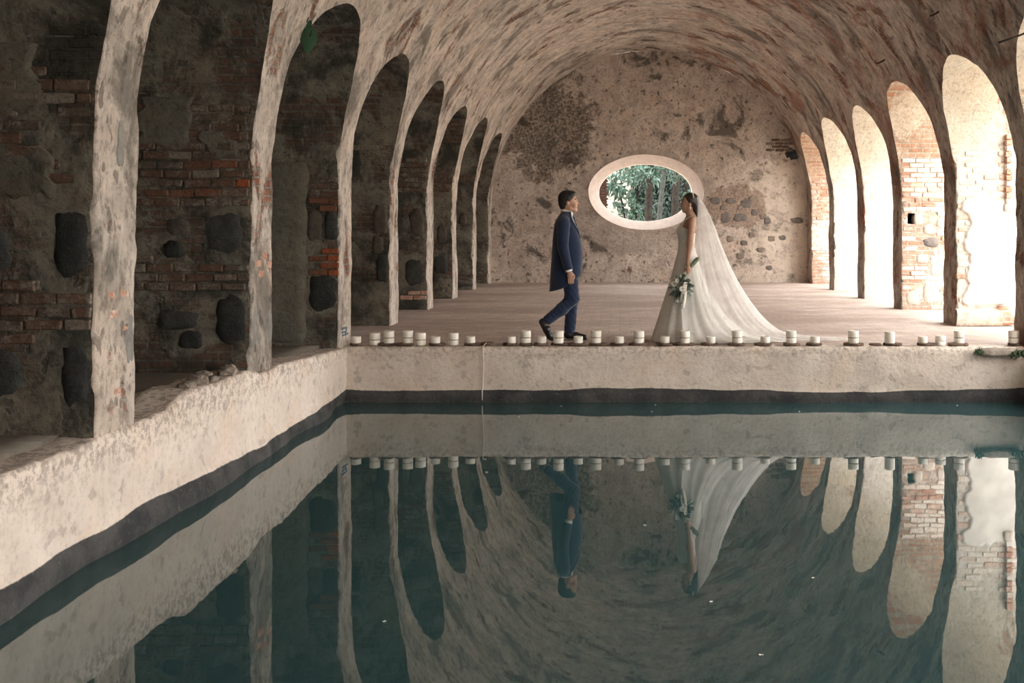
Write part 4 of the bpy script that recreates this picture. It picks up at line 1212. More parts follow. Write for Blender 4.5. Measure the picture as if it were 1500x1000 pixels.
# ------------------------------------------------------------------ people: bodies grown as one smooth surface from a distance field
class Field:
    def __init__(s, lo, hi, h):
        s.lo = np.array(lo, np.float32); s.h = h
        s.n = np.ceil((np.array(hi) - np.array(lo)) / h).astype(int) + 1
        s.F = np.full(s.n, 1.0, np.float32)
    def win(s, a, b, pad):
        i0 = np.clip(np.floor((np.array(a) - pad - s.lo) / s.h).astype(int), 0, s.n - 1)
        i1 = np.clip(np.ceil((np.array(b) + pad - s.lo) / s.h).astype(int) + 1, 1, s.n)
        sl = tuple(slice(p, q) for p, q in zip(i0, i1))
        ax = [s.lo[k] + s.h * np.arange(i0[k], i1[k], dtype=np.float32) for k in range(3)]
        return sl, ax[0][:, None, None], ax[1][None, :, None], ax[2][None, None, :]
    def merge(s, sl, d, k):
        a = s.F[sl]
        if k <= 0: s.F[sl] = np.minimum(a, d); return
        hh = np.clip(0.5 + 0.5 * (a - d) / k, 0, 1)
        s.F[sl] = a + (d - a) * hh - k * hh * (1 - hh)
    def cap(s, a, b, ra, rb, k=0.02, yscale=1.0):
        a = np.array(a, np.float32); b = np.array(b, np.float32); r = max(ra, rb)
        sl, X, Y, Z = s.win(np.minimum(a, b) - r, np.maximum(a, b) + r, 0.04 + k)
        ab = b - a; L = float(ab @ ab) + 1e-9
        t = np.clip(((X - a[0]) * ab[0] + (Y - a[1]) * ab[1] + (Z - a[2]) * ab[2]) / L, 0, 1)
        d = np.sqrt((X - a[0] - ab[0] * t) ** 2 + ((Y - a[1] - ab[1] * t) / yscale) ** 2 + (Z - a[2] - ab[2] * t) ** 2) - (ra + (rb - ra) * t)
        s.merge(sl, d, k); return s
    def chain(s, pts, rad, k=0.02, yscale=1.0):
        for i in range(len(pts) - 1): s.cap(pts[i], pts[i + 1], rad[i], rad[i + 1], k, yscale)
        return s
    def ell(s, c, r, k=0.02, sub=False):
        c = np.array(c, np.float32); r = np.array(r, np.float32)
        sl, X, Y, Z = s.win(c - r, c + r, 0.04 + k)
        k0 = np.sqrt(((X - c[0]) / r[0]) ** 2 + ((Y - c[1]) / r[1]) ** 2 + ((Z - c[2]) / r[2]) ** 2)
        k1 = np.sqrt(((X - c[0]) / r[0] ** 2) ** 2 + ((Y - c[1]) / r[1] ** 2) ** 2 + ((Z - c[2]) / r[2] ** 2) ** 2) + 1e-6
        d = k0 * (k0 - 1) / k1
        if sub: s.F[sl] = np.maximum(s.F[sl], -d)
        else: s.merge(sl, d, k)
        return s
    def plane(s, p, n):
        """cut away the side the normal points to"""
        ax = [s.lo[k] + s.h * np.arange(s.n[k], dtype=np.float32) for k in range(3)]
        n = np.array(n, float); n /= np.linalg.norm(n)
        d = (ax[0][:, None, None] - p[0]) * n[0] + (ax[1][None, :, None] - p[1]) * n[1] + (ax[2][None, None, :] - p[2]) * n[2]
        s.F = np.maximum(s.F, d.astype(np.float32)); return s
    def wave(s, amp, freq, seed=0.0):
        ax = [s.lo[k] + s.h * np.arange(s.n[k], dtype=np.float32) for k in range(3)]
        X, Y, Z = ax[0][:, None, None], ax[1][None, :, None], ax[2][None, None, :]
        s.F = s.F + amp * (np.sin(freq * (X + 0.6 * Z) + seed) * np.sin(freq * 1.3 * Y + seed * 2) + 0.5 * np.sin(freq * 2.1 * Z + 3 * X * freq)).astype(np.float32); return s
    def mesh(s, name, mat, parent):
        Fd = s.F; S = Fd < 0
        nx, ny, nz = s.n - 1
        cnt = np.zeros((nx, ny, nz), np.int8)
        for i in (0, 1):
            for j in (0, 1):
                for k in (0, 1): cnt += S[i:nx + i, j:ny + j, k:nz + k]
        act = np.argwhere((cnt > 0) & (cnt < 8))
        idx = np.full((nx, ny, nz), -1, np.int64); idx[tuple(act.T)] = np.arange(len(act))
        P = np.zeros((len(act), 3)); C = np.zeros(len(act))
        cor = [(i, j, k) for i in (0, 1) for j in (0, 1) for k in (0, 1)]
        for a in range(8):
            for b in range(a + 1, 8):
                if sum(abs(cor[a][q] - cor[b][q]) for q in range(3)) != 1: continue
                fa = Fd[tuple((act + cor[a]).T)]; fb = Fd[tuple((act + cor[b]).T)]
                m = (fa < 0) != (fb < 0)
                t = np.where(m, fa / np.where(m, fa - fb, 1), 0)
                p = act + np.array(cor[a]) + t[:, None] * (np.array(cor[b]) - np.array(cor[a]))
                P += np.where(m[:, None], p, 0); C += m
        P = s.lo + s.h * (P / C[:, None])
        quads = []
        for axis in range(3):
            u, w = (axis + 1) % 3, (axis + 2) % 3
            A = S; sl0 = [slice(None)] * 3; sl1 = [slice(None)] * 3
            sl0[axis] = slice(0, -1); sl1[axis] = slice(1, None)
            ch = A[tuple(sl0)] != A[tuple(sl1)]
            e = np.argwhere(ch)
            ok = (e[:, u] > 0) & (e[:, w] > 0) & (e[:, u] < s.n[u] - 1) & (e[:, w] < s.n[w] - 1)
            e = e[ok]
            def cell(du, dw):
                q = e.copy(); q[:, u] -= du; q[:, w] -= dw
                return idx[tuple(q.T)]
            q = np.stack([cell(1, 1), cell(0, 1), cell(0, 0), cell(1, 0)], 1)
            neg = S[tuple(e.T)]
            q[~neg] = q[~neg][:, ::-1]
            quads.append(q)
        Q = np.concatenate(quads)
        Q = Q[(Q >= 0).all(1)]
        me = bpy.data.meshes.new(name)
        me.vertices.add(len(P)); me.vertices.foreach_set('co', P.astype(np.float32).ravel())
        me.loops.add(len(Q) * 4); me.loops.foreach_set('vertex_index', Q.astype(np.int32).ravel())
        me.polygons.add(len(Q)); me.polygons.foreach_set('loop_start', np.arange(0, len(Q) * 4, 4, dtype=np.int32))
        me.polygons.foreach_set('use_smooth', np.ones(len(Q), bool))
        me.update(calc_edges=True); me.validate()
        me.materials.append(mat)
        return link(bpy.data.objects.new(name, me), parent)

def cloth(name, col, rough=0.85, spec=0.2, weave=260, sheen=0.3, var=0.12):
    t = NT(name, rough, spec)
    tc = t.n.new('ShaderNodeTexCoord').outputs['Object']
    n = t.noise(weave, 2, 0.5, 0, tc); n2 = t.noise(9, 4, 0.6, 0, tc)
    t.color(t.mix(t.ramp(n2, 0.3, 0.7), tuple(c * (1 - var) for c in col), tuple(min(1, c * (1 + var)) for c in col)))
    t.b.inputs['Sheen Weight'].default_value = sheen
    t.bump(t.math('ADD', t.math('MULTIPLY', n, 0.15), n2), 0.35, 0.01)
    return t.m
def skin_mat(name, a, b):
    t = NT(name, 0.5, 0.35)
    tc = t.n.new('ShaderNodeTexCoord').outputs['Object']
    t.color(t.mix(t.ramp(t.noise(14, 4, 0.6, 0, tc), 0.3, 0.7), a, b))
    t.b.inputs['Subsurface Weight'].default_value = 0.0
    return t.m
M_SKIN = skin_mat('tan_skin', (0.42, 0.235, 0.155), (0.50, 0.29, 0.20))
M_SKIN_B = skin_mat('olive_skin', (0.40, 0.22, 0.145), (0.48, 0.275, 0.19))
M_HAIR = plain('black_hair', (0.012, 0.009, 0.008), 0.5, 0.4, 0.5, 90, bump=0.5)
M_HAIR_B = plain('brown_hair', (0.030, 0.018, 0.012), 0.45, 0.5, 0.5, 90, bump=0.5)
M_NAVY = cloth('navy_suit_cloth', (0.013, 0.024, 0.055))
M_NAVY_L = cloth('navy_trouser_cloth', (0.015, 0.027, 0.062))
M_SHIRT = cloth('white_shirt', (0.78, 0.74, 0.70), 0.8)
M_TIE = cloth('dark_tie', (0.010, 0.014, 0.03), 0.5, 0.4)
M_SHOE = plain('black_leather', (0.010, 0.009, 0.009), 0.28, 0.5)
M_SOLE = plain('shoe_sole', (0.02, 0.015, 0.012), 0.7, 0.2)
M_EYEW = plain('eye_white', (0.7, 0.66, 0.62), 0.3, 0.5)
M_EYEI = plain('iris', (0.02, 0.012, 0.008), 0.2, 0.5)
M_LIP = plain('lip', (0.36, 0.13, 0.10), 0.4, 0.4)

def loft(tab, zs_of, phis, shape, n):
    rows = []
    for i in range(n + 1):
        row = []
        for p in phis:
            row.append(shape(p, i / n))
        rows.append(row)
    return rows

def finger_bundle(Fd, base, knuckle_dir, spread_dir, palm_n, lens, r, curl):
    """four fingers from a palm end: each two bends towards palm_n"""
    base, kd, sd, pn = map(np.array, (base, knuckle_dir, spread_dir, palm_n))
    for i, L in enumerate(lens):
        p0 = base + sd * (i - 1.5) * r * 2.05
        d = kd.astype(float); pts = [p0]
        for j, f in enumerate((0.45, 0.32, 0.23)):
            d = d + pn * curl * (0.5 + 0.5 * j); d = d / np.linalg.norm(d)
            pts.append(pts[-1] + d * L * f)
        Fd.chain(pts, [r, r * 0.95, r * 0.88, r * 0.75], 0.004)

def fibres(name, mat, parent, strands, r):
    V = []; Fc = []
    for pts in strands:
        v, f = tube(pts, r, 5, cap=False); b = len(V); V += v; Fc += [tuple(q + b for q in g) for g in f]
    return mesh_obj(name, V, Fc, mat, parent)

# ---------------------------------------------------------------- the man walking
GX = (833 - PX) / F * 12.02
groom = empty('person', (GX, 12.02, 0.004))
tag(groom, 'dark haired person in a navy tailcoat suit walking with one heel raised', 'person')
B = Field((-0.42, -0.32, 0.0), (0.30, 0.32, 1.80), 0.0055)
B.ell((-0.012, 0, 1.655), (0.102, 0.077, 0.100), 0.02)
B.ell((0.030, 0, 1.600), (0.072, 0.060, 0.098), 0.03)
B.ell((0.076, 0, 1.527), (0.026, 0.028, 0.022), 0.025)                 # chin
B.cap((0.02, -0.045, 1.545), (0.07, -0.018, 1.525), 0.020, 0.018, 0.02)   # jaw
B.cap((0.02, 0.045, 1.545), (0.07, 0.018, 1.525), 0.020, 0.018, 0.02)
B.cap((0.093, 0, 1.636), (0.112, 0, 1.598), 0.009, 0.013, 0.010)       # nose
B.ell((0.112, 0, 1.593), (0.013, 0.017, 0.010), 0.008)
B.ell((0.088, 0, 1.655), (0.012, 0.045, 0.010), 0.012)                 # brow
B.ell((0.095, 0, 1.563), (0.010, 0.022, 0.006), 0.006)                 # lips
B.ell((0.094, 0, 1.551), (0.010, 0.020, 0.006), 0.006)
for s in (-1, 1):
    B.ell((0.095, s * 0.031, 1.633), (0.012, 0.015, 0.009), 0.0, sub=True)   # eye socket
    B.ell((0.068, s * 0.042, 1.592), (0.022, 0.02, 0.025), 0.02)       # cheek
    B.ell((-0.008, s * 0.076, 1.612), (0.018, 0.010, 0.031), 0.006)    # ear
    B.ell((-0.003, s * 0.088, 1.614), (0.009, 0.006, 0.018), 0.0, sub=True)
B.cap((-0.035, 0, 1.43), (-0.012, 0, 1.56), 0.058, 0.054, 0.03)
B.ell((-0.03, 0, 1.27), (0.11, 0.165, 0.20), 0.05)
B.ell((-0.01, 0, 1.03), (0.115, 0.145, 0.18), 0.06)
B.ell((-0.01, 0, 0.90), (0.11, 0.15, 0.11), 0.05)
for s in (-1, 1): B.cap((-0.035, s * 0.05, 1.44), (-0.05, s * 0.17, 1.40), 0.05, 0.05, 0.04)
B.chain([(-0.05, -0.185, 1.40), (-0.05, -0.232, 1.10), (0.012, -0.225, 0.835)], [0.052, 0.042, 0.027], 0.03)
B.chain([(-0.03, 0.185, 1.40), (-0.06, 0.23, 1.12), (0.03, 0.225, 0.86)], [0.052, 0.042, 0.027], 0.03)
for s, w in ((-1, (0.012, -0.225, 0.835)), (1, (0.03, 0.225, 0.86))):
    w = np.array(w); 
    c = w + np.array((0.014, 0, -0.055))
    B.ell(c, (0.034, 0.018, 0.050), 0.012)
    finger_bundle(B, c + np.array((0.008, 0, -0.035)), (0.10, 0, -1.0), (1.0, 0, 0.12), (-0.12, -s * 1.0, 0), (0.066, 0.078, 0.082, 0.074), 0.0090, 0.20)
    B.chain([c + np.array((0.026, -s * 0.004, 0.015)), c + np.array((0.046, -s * 0.016, -0.012)), c + np.array((0.048, -s * 0.022, -0.042))], [0.012, 0.0105, 0.0085], 0.008)
B.chain([(0.0, -0.09, 0.90), (0.045, -0.095, 0.495), (-0.245, -0.10, 0.225)], [0.078, 0.052, 0.036], 0.03)
B.chain([(0.0, 0.09, 0.90), (0.030, 0.09, 0.48), (0.0, 0.09, 0.09)], [0.078, 0.052, 0.036], 0.03)
B.chain([(-0.255, -0.10, 0.215), (-0.228, -0.10, 0.08)], [0.030, 0.024], 0.01)
B.chain([(0.0, 0.09, 0.07), (0.14, 0.09, 0.045)], [0.036, 0.028], 0.02)
B.mesh('body', M_SKIN, groom)

Hh = Field((-0.16, -0.12, 1.48), (0.14, 0.12, 1.80), 0.004)
Hh.ell((-0.020, 0, 1.668), (0.106, 0.086, 0.098), 0.02)
Hh.ell((-0.065, 0, 1.605), (0.052, 0.070, 0.075), 0.03)
Hh.ell((0.040, 0, 1.724), (0.050, 0.060, 0.030), 0.02)                 # quiff
Hh.wave(0.0016, 90, 0.4)
Hh.plane((0.040, 0, 1.655), (0.777, 0, -0.63))
for s in (-1, 1): Hh.ell((-0.005, s * 0.092, 1.598), (0.026, 0.022, 0.036), 0, sub=True)
Hh.ell((0.11, 0, 1.655), (0.052, 0.09, 0.045), 0, sub=True)
Hh.mesh('hair', M_HAIR, groom)
for s in (-1, 1):
    v, f = lathe([(0.001, -0.011), (0.0075, -0.008), (0.0110, 0), (0.0075, 0.008), (0.001, 0.011)], 12)
    o = mesh_obj('eye', v, f, M_EYEW, groom, loc=(0.083, s * 0.031, 1.632))
    v, f = lathe([(0.0005, -0.0048), (0.005, -0.002), (0.005, 0.002), (0.0005, 0.0048)], 10)
    mesh_obj('iris', v, f, M_EYEI, o, loc=(0.0085, s * 0.001, 0))
    v, f = tube([(0.097, s * 0.014, 1.652), (0.094, s * 0.032, 1.657), (0.080, s * 0.050, 1.651)], [0.004, 0.0045, 0.003], 6)
    mesh_obj('eyebrow', v, f, M_HAIR, groom)
v, f = tube([(0.092, -0.022, 1.556), (0.1035, -0.008, 1.558), (0.1045, 0, 1.5575), (0.1035, 0.008, 1.558), (0.092, 0.022, 1.556)], [0.002, 0.005, 0.0055, 0.005, 0.002], 6)
mesh_obj('lips', v, f, M_LIP, groom)

# tailcoat
JT = [(0.55, 0.150, -0.225, 0.175), (0.70, 0.158, -0.217, 0.195), (0.80, 0.156, -0.212, 0.195), (0.95, 0.163, -0.203, 0.185), (1.086, 0.158, -0.194, 0.178), (1.20, 0.140, -0.186, 0.188),
      (1.30, 0.118, -0.176, 0.200), (1.37, 0.092, -0.163, 0.208), (1.42, 0.070, -0.145, 0.196), (1.455, 0.055, -0.122, 0.150), (1.485, 0.048, -0.100, 0.105), (1.515, 0.040, -0.086, 0.070)]
def ring(tab, z, phi, e=2.3, grow=0.0):
    xf, xb, hw = interp(tab, z)
    xc = (xf + xb) / 2; a = (xf - xb) / 2 + grow; b_ = hw + grow
    c, s = math.cos(phi), math.sin(phi)
    r = (abs(c) ** e + abs(s) ** e) ** (-1 / e)
    return Vector((xc + a * r * c, b_ * r * s, z))
HEM = [(-1.0, 0.575), (-0.2, 0.617), (0.15, 0.66), (0.7, 0.74), (1.0, 0.80)]
def gap(z): return 0.015 if z < 1.08 else 0.015 + 0.78 * min(1.0, (z - 1.08) / 0.40) ** 0.9
def coat_pt(u, t, grow=0.0):
    """u 0..1 round the body from front edge to front edge, t 0 hem .. 1 collar"""
    phi0 = 2 * PI * u
    zh = interp(HEM, math.cos(phi0))[0]
    z = zh + (1.515 - zh) * t
    g = gap(z)
    phi = g + (2 * PI - 2 * g) * u
    q = ring(JT, z, phi, 2.3, grow)
    q += Vector((math.cos(phi), math.sin(phi), 0)) * (0.007 * math.sin(5 * phi + 6 * z) * max(0, 1.15 - z) + 0.004 * noise.noise(Vector((q.x * 9, q.y * 9, z * 9))))
    return q
rows = [[coat_pt(u / 72, t / 60) for u in range(73)] for t in range(61)]
v, f = grid(rows)
coat = mesh_obj('tailcoat', v, f, M_NAVY, groom)
md = coat.modifiers.new('thick', 'SOLIDIFY'); md.thickness = 0.006; md.offset = -1
# lapels and collar, lying on the coat fronts
for side in (0, 1):
    rows = []
    for j in range(21):
        t = 0.56 + 0.44 * j / 20
        w = (0.004 + 0.050 * min(1, j / 12)) if j < 15 else (0.045 if j > 16 else 0.036)
        row = []
        for i in range(5):
            u = w * i / 4
            row.append(coat_pt(u if side == 0 else 1 - u, t, 0.010 if i < 4 else 0.003))
        rows.append(row)
    v, f = grid(rows, flip=bool(side))
    o = mesh_obj('lapel', v, f, M_NAVY, coat)
    md = o.modifiers.new('thick', 'SOLIDIFY'); md.thickness = 0.004
def limb(name, pts, rad, mat, parent, seg=22, ys=1.0, wr=0.004, sub=8):
    P = []; R = []
    for i in range(len(pts) - 1):
        for k in range(sub):
            t = k / sub
            P.append(Vector(pts[i]).lerp(Vector(pts[i + 1]), t)); R.append(rad[i] + (rad[i + 1] - rad[i]) * t)
    P.append(Vector(pts[-1])); R.append(rad[-1])
    for _ in range(3):
        P = [P[0]] + [(P[i - 1] + P[i] * 2 + P[i + 1]) / 4 for i in range(1, len(P) - 1)] + [P[-1]]
    v, f = tube(P, R, seg, cap=False, yscale=ys)
    v = [q + noise.noise_vector(Vector((q.x * 14, q.y * 14, q.z * 22))) * wr for q in v]
    return mesh_obj(name, v, f, mat, parent)
limb('sleeve', [(-0.045, -0.150, 1.425), (-0.052, -0.195, 1.375), (-0.058, -0.232, 1.10), (0.010, -0.227, 0.838)], [0.062, 0.080, 0.064, 0.050], M_NAVY, coat)
limb('sleeve', [(-0.035, 0.150, 1.425), (-0.040, 0.195, 1.375), (-0.06, 0.230, 1.12), (0.028, 0.226, 0.865)], [0.062, 0.080, 0.064, 0.050], M_NAVY, coat)
for s, a, b_ in ((-1, (0.000, -0.227, 0.870), (0.016, -0.226, 0.817)), (1, (0.018, 0.226, 0.895), (0.034, 0.225, 0.842))):
    v, f = tube([a, b_], [0.042, 0.043], 18, cap=False)
    mesh_obj('shirt_cuff', v, f, M_SHIRT, groom)
# shirt front, collar, tie
rows = [[ring(JT, 0.98 + 0.50 * t / 20, -1.2 + 2.4 * u / 24, 2.3, -0.014) for u in range(25)] for t in range(21)]
v, f = grid(rows); mesh_obj('shirt_front', v, f, M_SHIRT, groom)
rows = []
for j, (z, gx) in enumerate(((1.478, 0.070), (1.505, 0.0655), (1.535, 0.0625), (1.545, 0.066), (1.520, 0.071), (1.490, 0.078))):
    rows.append([Vector((-0.022 + 0.012 * (z - 1.48) * 8 + gx * math.cos(0.25 + (2 * PI - 0.5) * u / 40) * 1.02, gx * 0.98 * math.sin(0.25 + (2 * PI - 0.5) * u / 40), z - 0.022 * (1 + math.cos(0.25 + (2 * PI - 0.5) * u / 40)) * 0.8)) for u in range(41)])
v, f = grid(rows); mesh_obj('shirt_collar', v, f, M_SHIRT, groom)
rows = []
for j in range(15):
    t = j / 14; z = 1.475 - 0.38 * t
    w = 0.020 if j < 2 else 0.014 + 0.030 * t
    x = interp(JT, z)[0] + (-0.004 if j > 2 else 0.004)
    rows.append([Vector((x - 0.010 * abs(i) ** 2 / 4, w * i / 2, z)) for i in (-2, -1, 0, 1, 2)])
v, f = grid(rows)
o = mesh_obj('tie', v, f, M_TIE, groom); md = o.modifiers.new('thick', 'SOLIDIFY'); md.thickness = 0.008
e = empty('boutonniere'); e.parent = groom; 
fl = Field((0.04, -0.16, 1.28), (0.16, -0.04, 1.38), 0.003)
bq = coat_pt(0.07, 0.86, 0.012) if False else Vector((0.092, -0.098, 1.325))
for i in range(7):
    a = 2 * PI * i / 6; rr = 0.010 if i < 6 else 0
    fl.ell((bq.x + 0.004, bq.y + rr * math.cos(a), bq.z + rr * math.sin(a)), (0.008, 0.008, 0.008), 0.003)
bpy.data.objects.remove(e)
fl.mesh('boutonniere', M_PETAL, groom)

# trousers and shoes
T = Field((-0.36, -0.24, 0.04), (0.22, 0.24, 1.02), 0.006)
T.ell((-0.01, 0, 0.90), (0.125, 0.160, 0.12), 0.03)
T.chain([(0.0, -0.085, 0.88), (0.050, -0.098, 0.50), (-0.075, -0.10, 0.375), (-0.236, -0.10, 0.252)], [0.108, 0.077, 0.070, 0.060], 0.03)
T.chain([(0.005, 0.085, 0.88), (0.030, 0.09, 0.48), (0.010, 0.09, 0.115)], [0.105, 0.080, 0.064], 0.03)
T.wave(0.0028, 34, 0.7)
T.plane((-0.246, -0.10, 0.236), (-0.82, 0, -0.64)) if False else None
T.mesh('trousers', M_NAVY_L, groom)
S1 = Field((-0.12, 0.02, -0.004), (0.26, 0.17, 0.18), 0.0045)
S1.chain([(-0.015, 0.09, 0.055), (0.075, 0.09, 0.050), (0.180, 0.092, 0.028)], [0.046, 0.040, 0.033], 0.02)
S1.chain([(-0.005, 0.09, 0.07), (0.005, 0.09, 0.13)], [0.045, 0.045], 0.02)
S1.plane((0, 0, 0.003), (0, 0, -1))
sh = S1.mesh('shoe', M_SHOE, groom)
v, f = grid([[Vector((x, 0.09 + w * s_, z)) for s_ in (-1, -0.5, 0, 0.5, 1)] for x, w, z in ((-0.062, 0.012, 0.0), (-0.05, 0.034, 0.0), (0.0, 0.036, 0.0), (0.04, 0.030, 0.0), (0.11, 0.043, 0.0), (0.17, 0.040, 0.002), (0.212, 0.012, 0.005))])
o = mesh_obj('sole', v, f, M_SOLE, sh); md = o.modifiers.new('thick', 'SOLIDIFY'); md.thickness = -0.010
S2 = Field((-0.40, -0.18, -0.004), (-0.12, -0.02, 0.34), 0.0045)
S2.chain([(-0.302, -0.10, 0.222), (-0.250, -0.10, 0.140), (-0.213, -0.10, 0.060), (-0.186, -0.10, 0.034)], [0.042, 0.046, 0.040, 0.031], 0.02)
S2.chain([(-0.285, -0.10, 0.225), (-0.245, -0.10, 0.250)], [0.045, 0.045], 0.02)
S2.plane((-0.22, -0.10, 0.018), (-0.35, 0, -1.0))
S2.plane((-0.296, -0.10, 0.13), (-0.90, 0, -0.44))
S2.mesh('shoe', M_SHOE, groom)

# ---------------------------------------------------------------- the woman in the wedding dress
BX = (1005 - PX) / F * 12.02
bride = empty('person', (BX, 12.02, 0.004))
tag(bride, 'person in a long white wedding dress and trailing veil, arm lowered, holding a bouquet', 'person')
HY = -0.245                                                            # depth of the near hand
B = Field((-0.20, -0.32, 0.0), (0.24, 0.32, 1.76), 0.0055)
B.ell((0.046, 0, 1.636), (0.092, 0.072, 0.092), 0.02)
B.ell((0.006, 0, 1.585), (0.058, 0.054, 0.088), 0.03)
B.ell((-0.028, 0, 1.522), (0.019, 0.021, 0.017), 0.02)
for s in (-1, 1):
    B.cap((0.03, s * 0.040, 1.545), (-0.02, s * 0.012, 1.522), 0.018, 0.014, 0.02)
    B.ell((-0.046, s * 0.028, 1.618), (0.011, 0.014, 0.008), 0.0, sub=True)
    B.ell((-0.024, s * 0.036, 1.580), (0.020, 0.018, 0.022), 0.02)
    B.ell((0.040, s * 0.071, 1.592), (0.016, 0.008, 0.027), 0.006)
B.cap((-0.046, 0, 1.620), (-0.060, 0, 1.590), 0.007, 0.010, 0.010)
B.ell((-0.0605, 0, 1.586), (0.010, 0.013, 0.008), 0.008)
B.ell((-0.048, 0, 1.558), (0.010, 0.019, 0.006), 0.006)
B.ell((-0.047, 0, 1.546), (0.010, 0.017, 0.006), 0.006)
B.cap((0.050, 0, 1.40), (0.040, 0, 1.54), 0.045, 0.043, 0.03)
for s in (-1, 1): B.cap((0.050, s * 0.03, 1.425), (0.058, s * 0.145, 1.405), 0.042, 0.042, 0.035)
B.ell((0.025, 0, 1.27), (0.085, 0.13, 0.16), 0.05)
for s in (-1, 1): B.ell((-0.030, s * 0.062, 1.285), (0.050, 0.056, 0.056), 0.03)
B.ell((0.015, 0, 1.08), (0.080, 0.110, 0.15), 0.05)
B.ell((0.035, 0, 0.88), (0.105, 0.155, 0.14), 0.06)
B.chain([(0.060, -0.160, 1.405), (0.028, -0.212, 1.130), (0.004, HY, 0.905)], [0.045, 0.036, 0.024], 0.025)
B.chain([(0.060, 0.160, 1.405), (0.035, 0.205, 1.13), (-0.03, 0.215, 0.90)], [0.045, 0.036, 0.024], 0.025)
for s in (-1, 1): B.chain([(0.035, s * 0.08, 0.88), (0.02, s * 0.085, 0.48), (0.04, s * 0.085, 0.09), (-0.06, s * 0.085, 0.04)], [0.085, 0.055, 0.035, 0.028], 0.03)
# near hand closed round the stems
sa = np.array((0.118, HY - 0.012, 0.975)); sb = np.array((-0.095, HY - 0.055, 0.655)); sdir = (sb - sa) / np.linalg.norm(sb - sa)
hc = np.array((0.002, HY - 0.018, 0.838))
u_ = np.cross(sdir, np.array((0, 1.0, 0))); u_ /= np.linalg.norm(u_); w_ = np.cross(u_, sdir)
B.cap((0.004, HY, 0.905), tuple(hc + u_ * 0.0 + np.array((0.004, -0.02, 0.035))), 0.024, 0.022, 0.015)
for i in range(4):
    off = sdir * (0.028 - 0.0185 * i)
    pts = []
    for j in range(6):
        al = math.radians(-70 + 46 * j)
        pts.append(hc + off + (u_ * math.cos(al) + w_ * math.sin(al)) * 0.0285)
    B.chain(pts, [0.0092, 0.0095, 0.0092, 0.0088, 0.0082, 0.0072], 0.005)
pts = [hc + u_ * (-0.025) + w_ * (-0.012) - sdir * 0.028]
B.ell(tuple(hc + w_ * -0.026 - sdir * 0.004), (0.028, 0.020, 0.038), 0.012)
B.chain([hc + w_ * -0.02 - sdir * 0.036 - u_ * 0.01, hc - u_ * 0.026 - w_ * 0.012 - sdir * 0.012, hc - u_ * 0.028 + w_ * 0.010 + sdir * 0.012], [0.0115, 0.0100, 0.0082], 0.006)
# far hand, relaxed
c = np.array((-0.038, 0.215, 0.845))
B.ell(c, (0.026, 0.016, 0.045), 0.012)
finger_bundle(B, c + np.array((-0.004, 0, -0.03)), (-0.1, 0, -1), (1, 0, 0.1), (-0.5, -0.6, 0), (0.058, 0.068, 0.072, 0.064), 0.0078, 0.22)
B.chain([c + np.array((-0.02, 0, 0.01)), c + np.array((-0.034, -0.012, -0.02)), c + np.array((-0.036, -0.018, -0.045))], [0.010, 0.009, 0.0075], 0.006)
B.mesh('body', M_SKIN_B, bride)

Hh = Field((-0.08, -0.12, 1.40), (0.22, 0.12, 1.77), 0.004)
Hh.ell((0.055, 0, 1.642), (0.098, 0.081, 0.092), 0.02)
Hh.ell((0.105, 0, 1.590), (0.046, 0.060, 0.070), 0.03)
Hh.ell((0.122, 0, 1.520), (0.034, 0.045, 0.075), 0.03)
Hh.wave(0.0016, 80, 0.9)
Hh.plane((0.010, 0, 1.640), (-0.86, 0, -0.52))
for s in (-1, 1): Hh.ell((0.035, s * 0.088, 1.585), (0.022, 0.020, 0.028), 0, sub=True)
Hh.mesh('hair', M_HAIR_B, bride)
M_PEARL = plain('pearl', (0.78, 0.70, 0.58), 0.25, 0.6)
V = []; Fc = []
for i in range(15):
    a = math.radians(-75 + 150 * i / 14)
    c = Vector((0.085 - 0.010 * math.cos(a), 0.086 * math.sin(a), 1.648 + 0.088 * math.cos(a)))
    v, f = lathe([(0.0005, -0.006), (0.005, -0.004), (0.007, 0), (0.005, 0.004), (0.0005, 0.006)], 8)
    b = len(V); V += [q + c for q in v]; Fc += [tuple(q + b for q in g) for g in f]
mesh_obj('hair_band', V, Fc, M_PEARL, bride)
for s in (-1, 1):
    v, f = lathe([(0.0005, 0.0), (0.006, 0.008), (0.0075, 0.016), (0.004, 0.028), (0.0006, 0.038)], 10)
    mesh_obj('earring', v, f, M_PEARL, bride, loc=(0.043, s * 0.083, 1.535))
    v, f = lathe([(0.001, -0.0095), (0.0065, -0.007), (0.0095, 0), (0.0065, 0.007), (0.001, 0.0095)], 12)
    o = mesh_obj('eye', v, f, M_EYEW, bride, loc=(-0.037, s * 0.028, 1.617))
    v, f = lathe([(0.0005, -0.0045), (0.0045, -0.002), (0.0045, 0.002), (0.0005, 0.0045)], 10)
    mesh_obj('iris', v, f, M_EYEI, o, loc=(-0.0075, s * 0.001, 0))
    v, f = tube([(-0.050, s * 0.012, 1.636), (-0.048, s * 0.028, 1.641), (-0.036, s * 0.044, 1.635)], [0.003, 0.0032, 0.002], 6)
    mesh_obj('eyebrow', v, f, M_HAIR_B, bride)
v, f = tube([(-0.046, -0.018, 1.551), (-0.0575, -0.006, 1.553), (-0.0582, 0, 1.5525), (-0.0575, 0.006, 1.553), (-0.046, 0.018, 1.551)], [0.0018, 0.005, 0.0055, 0.005, 0.0018], 6)
mesh_obj('lips', v, f, M_LIP, bride)

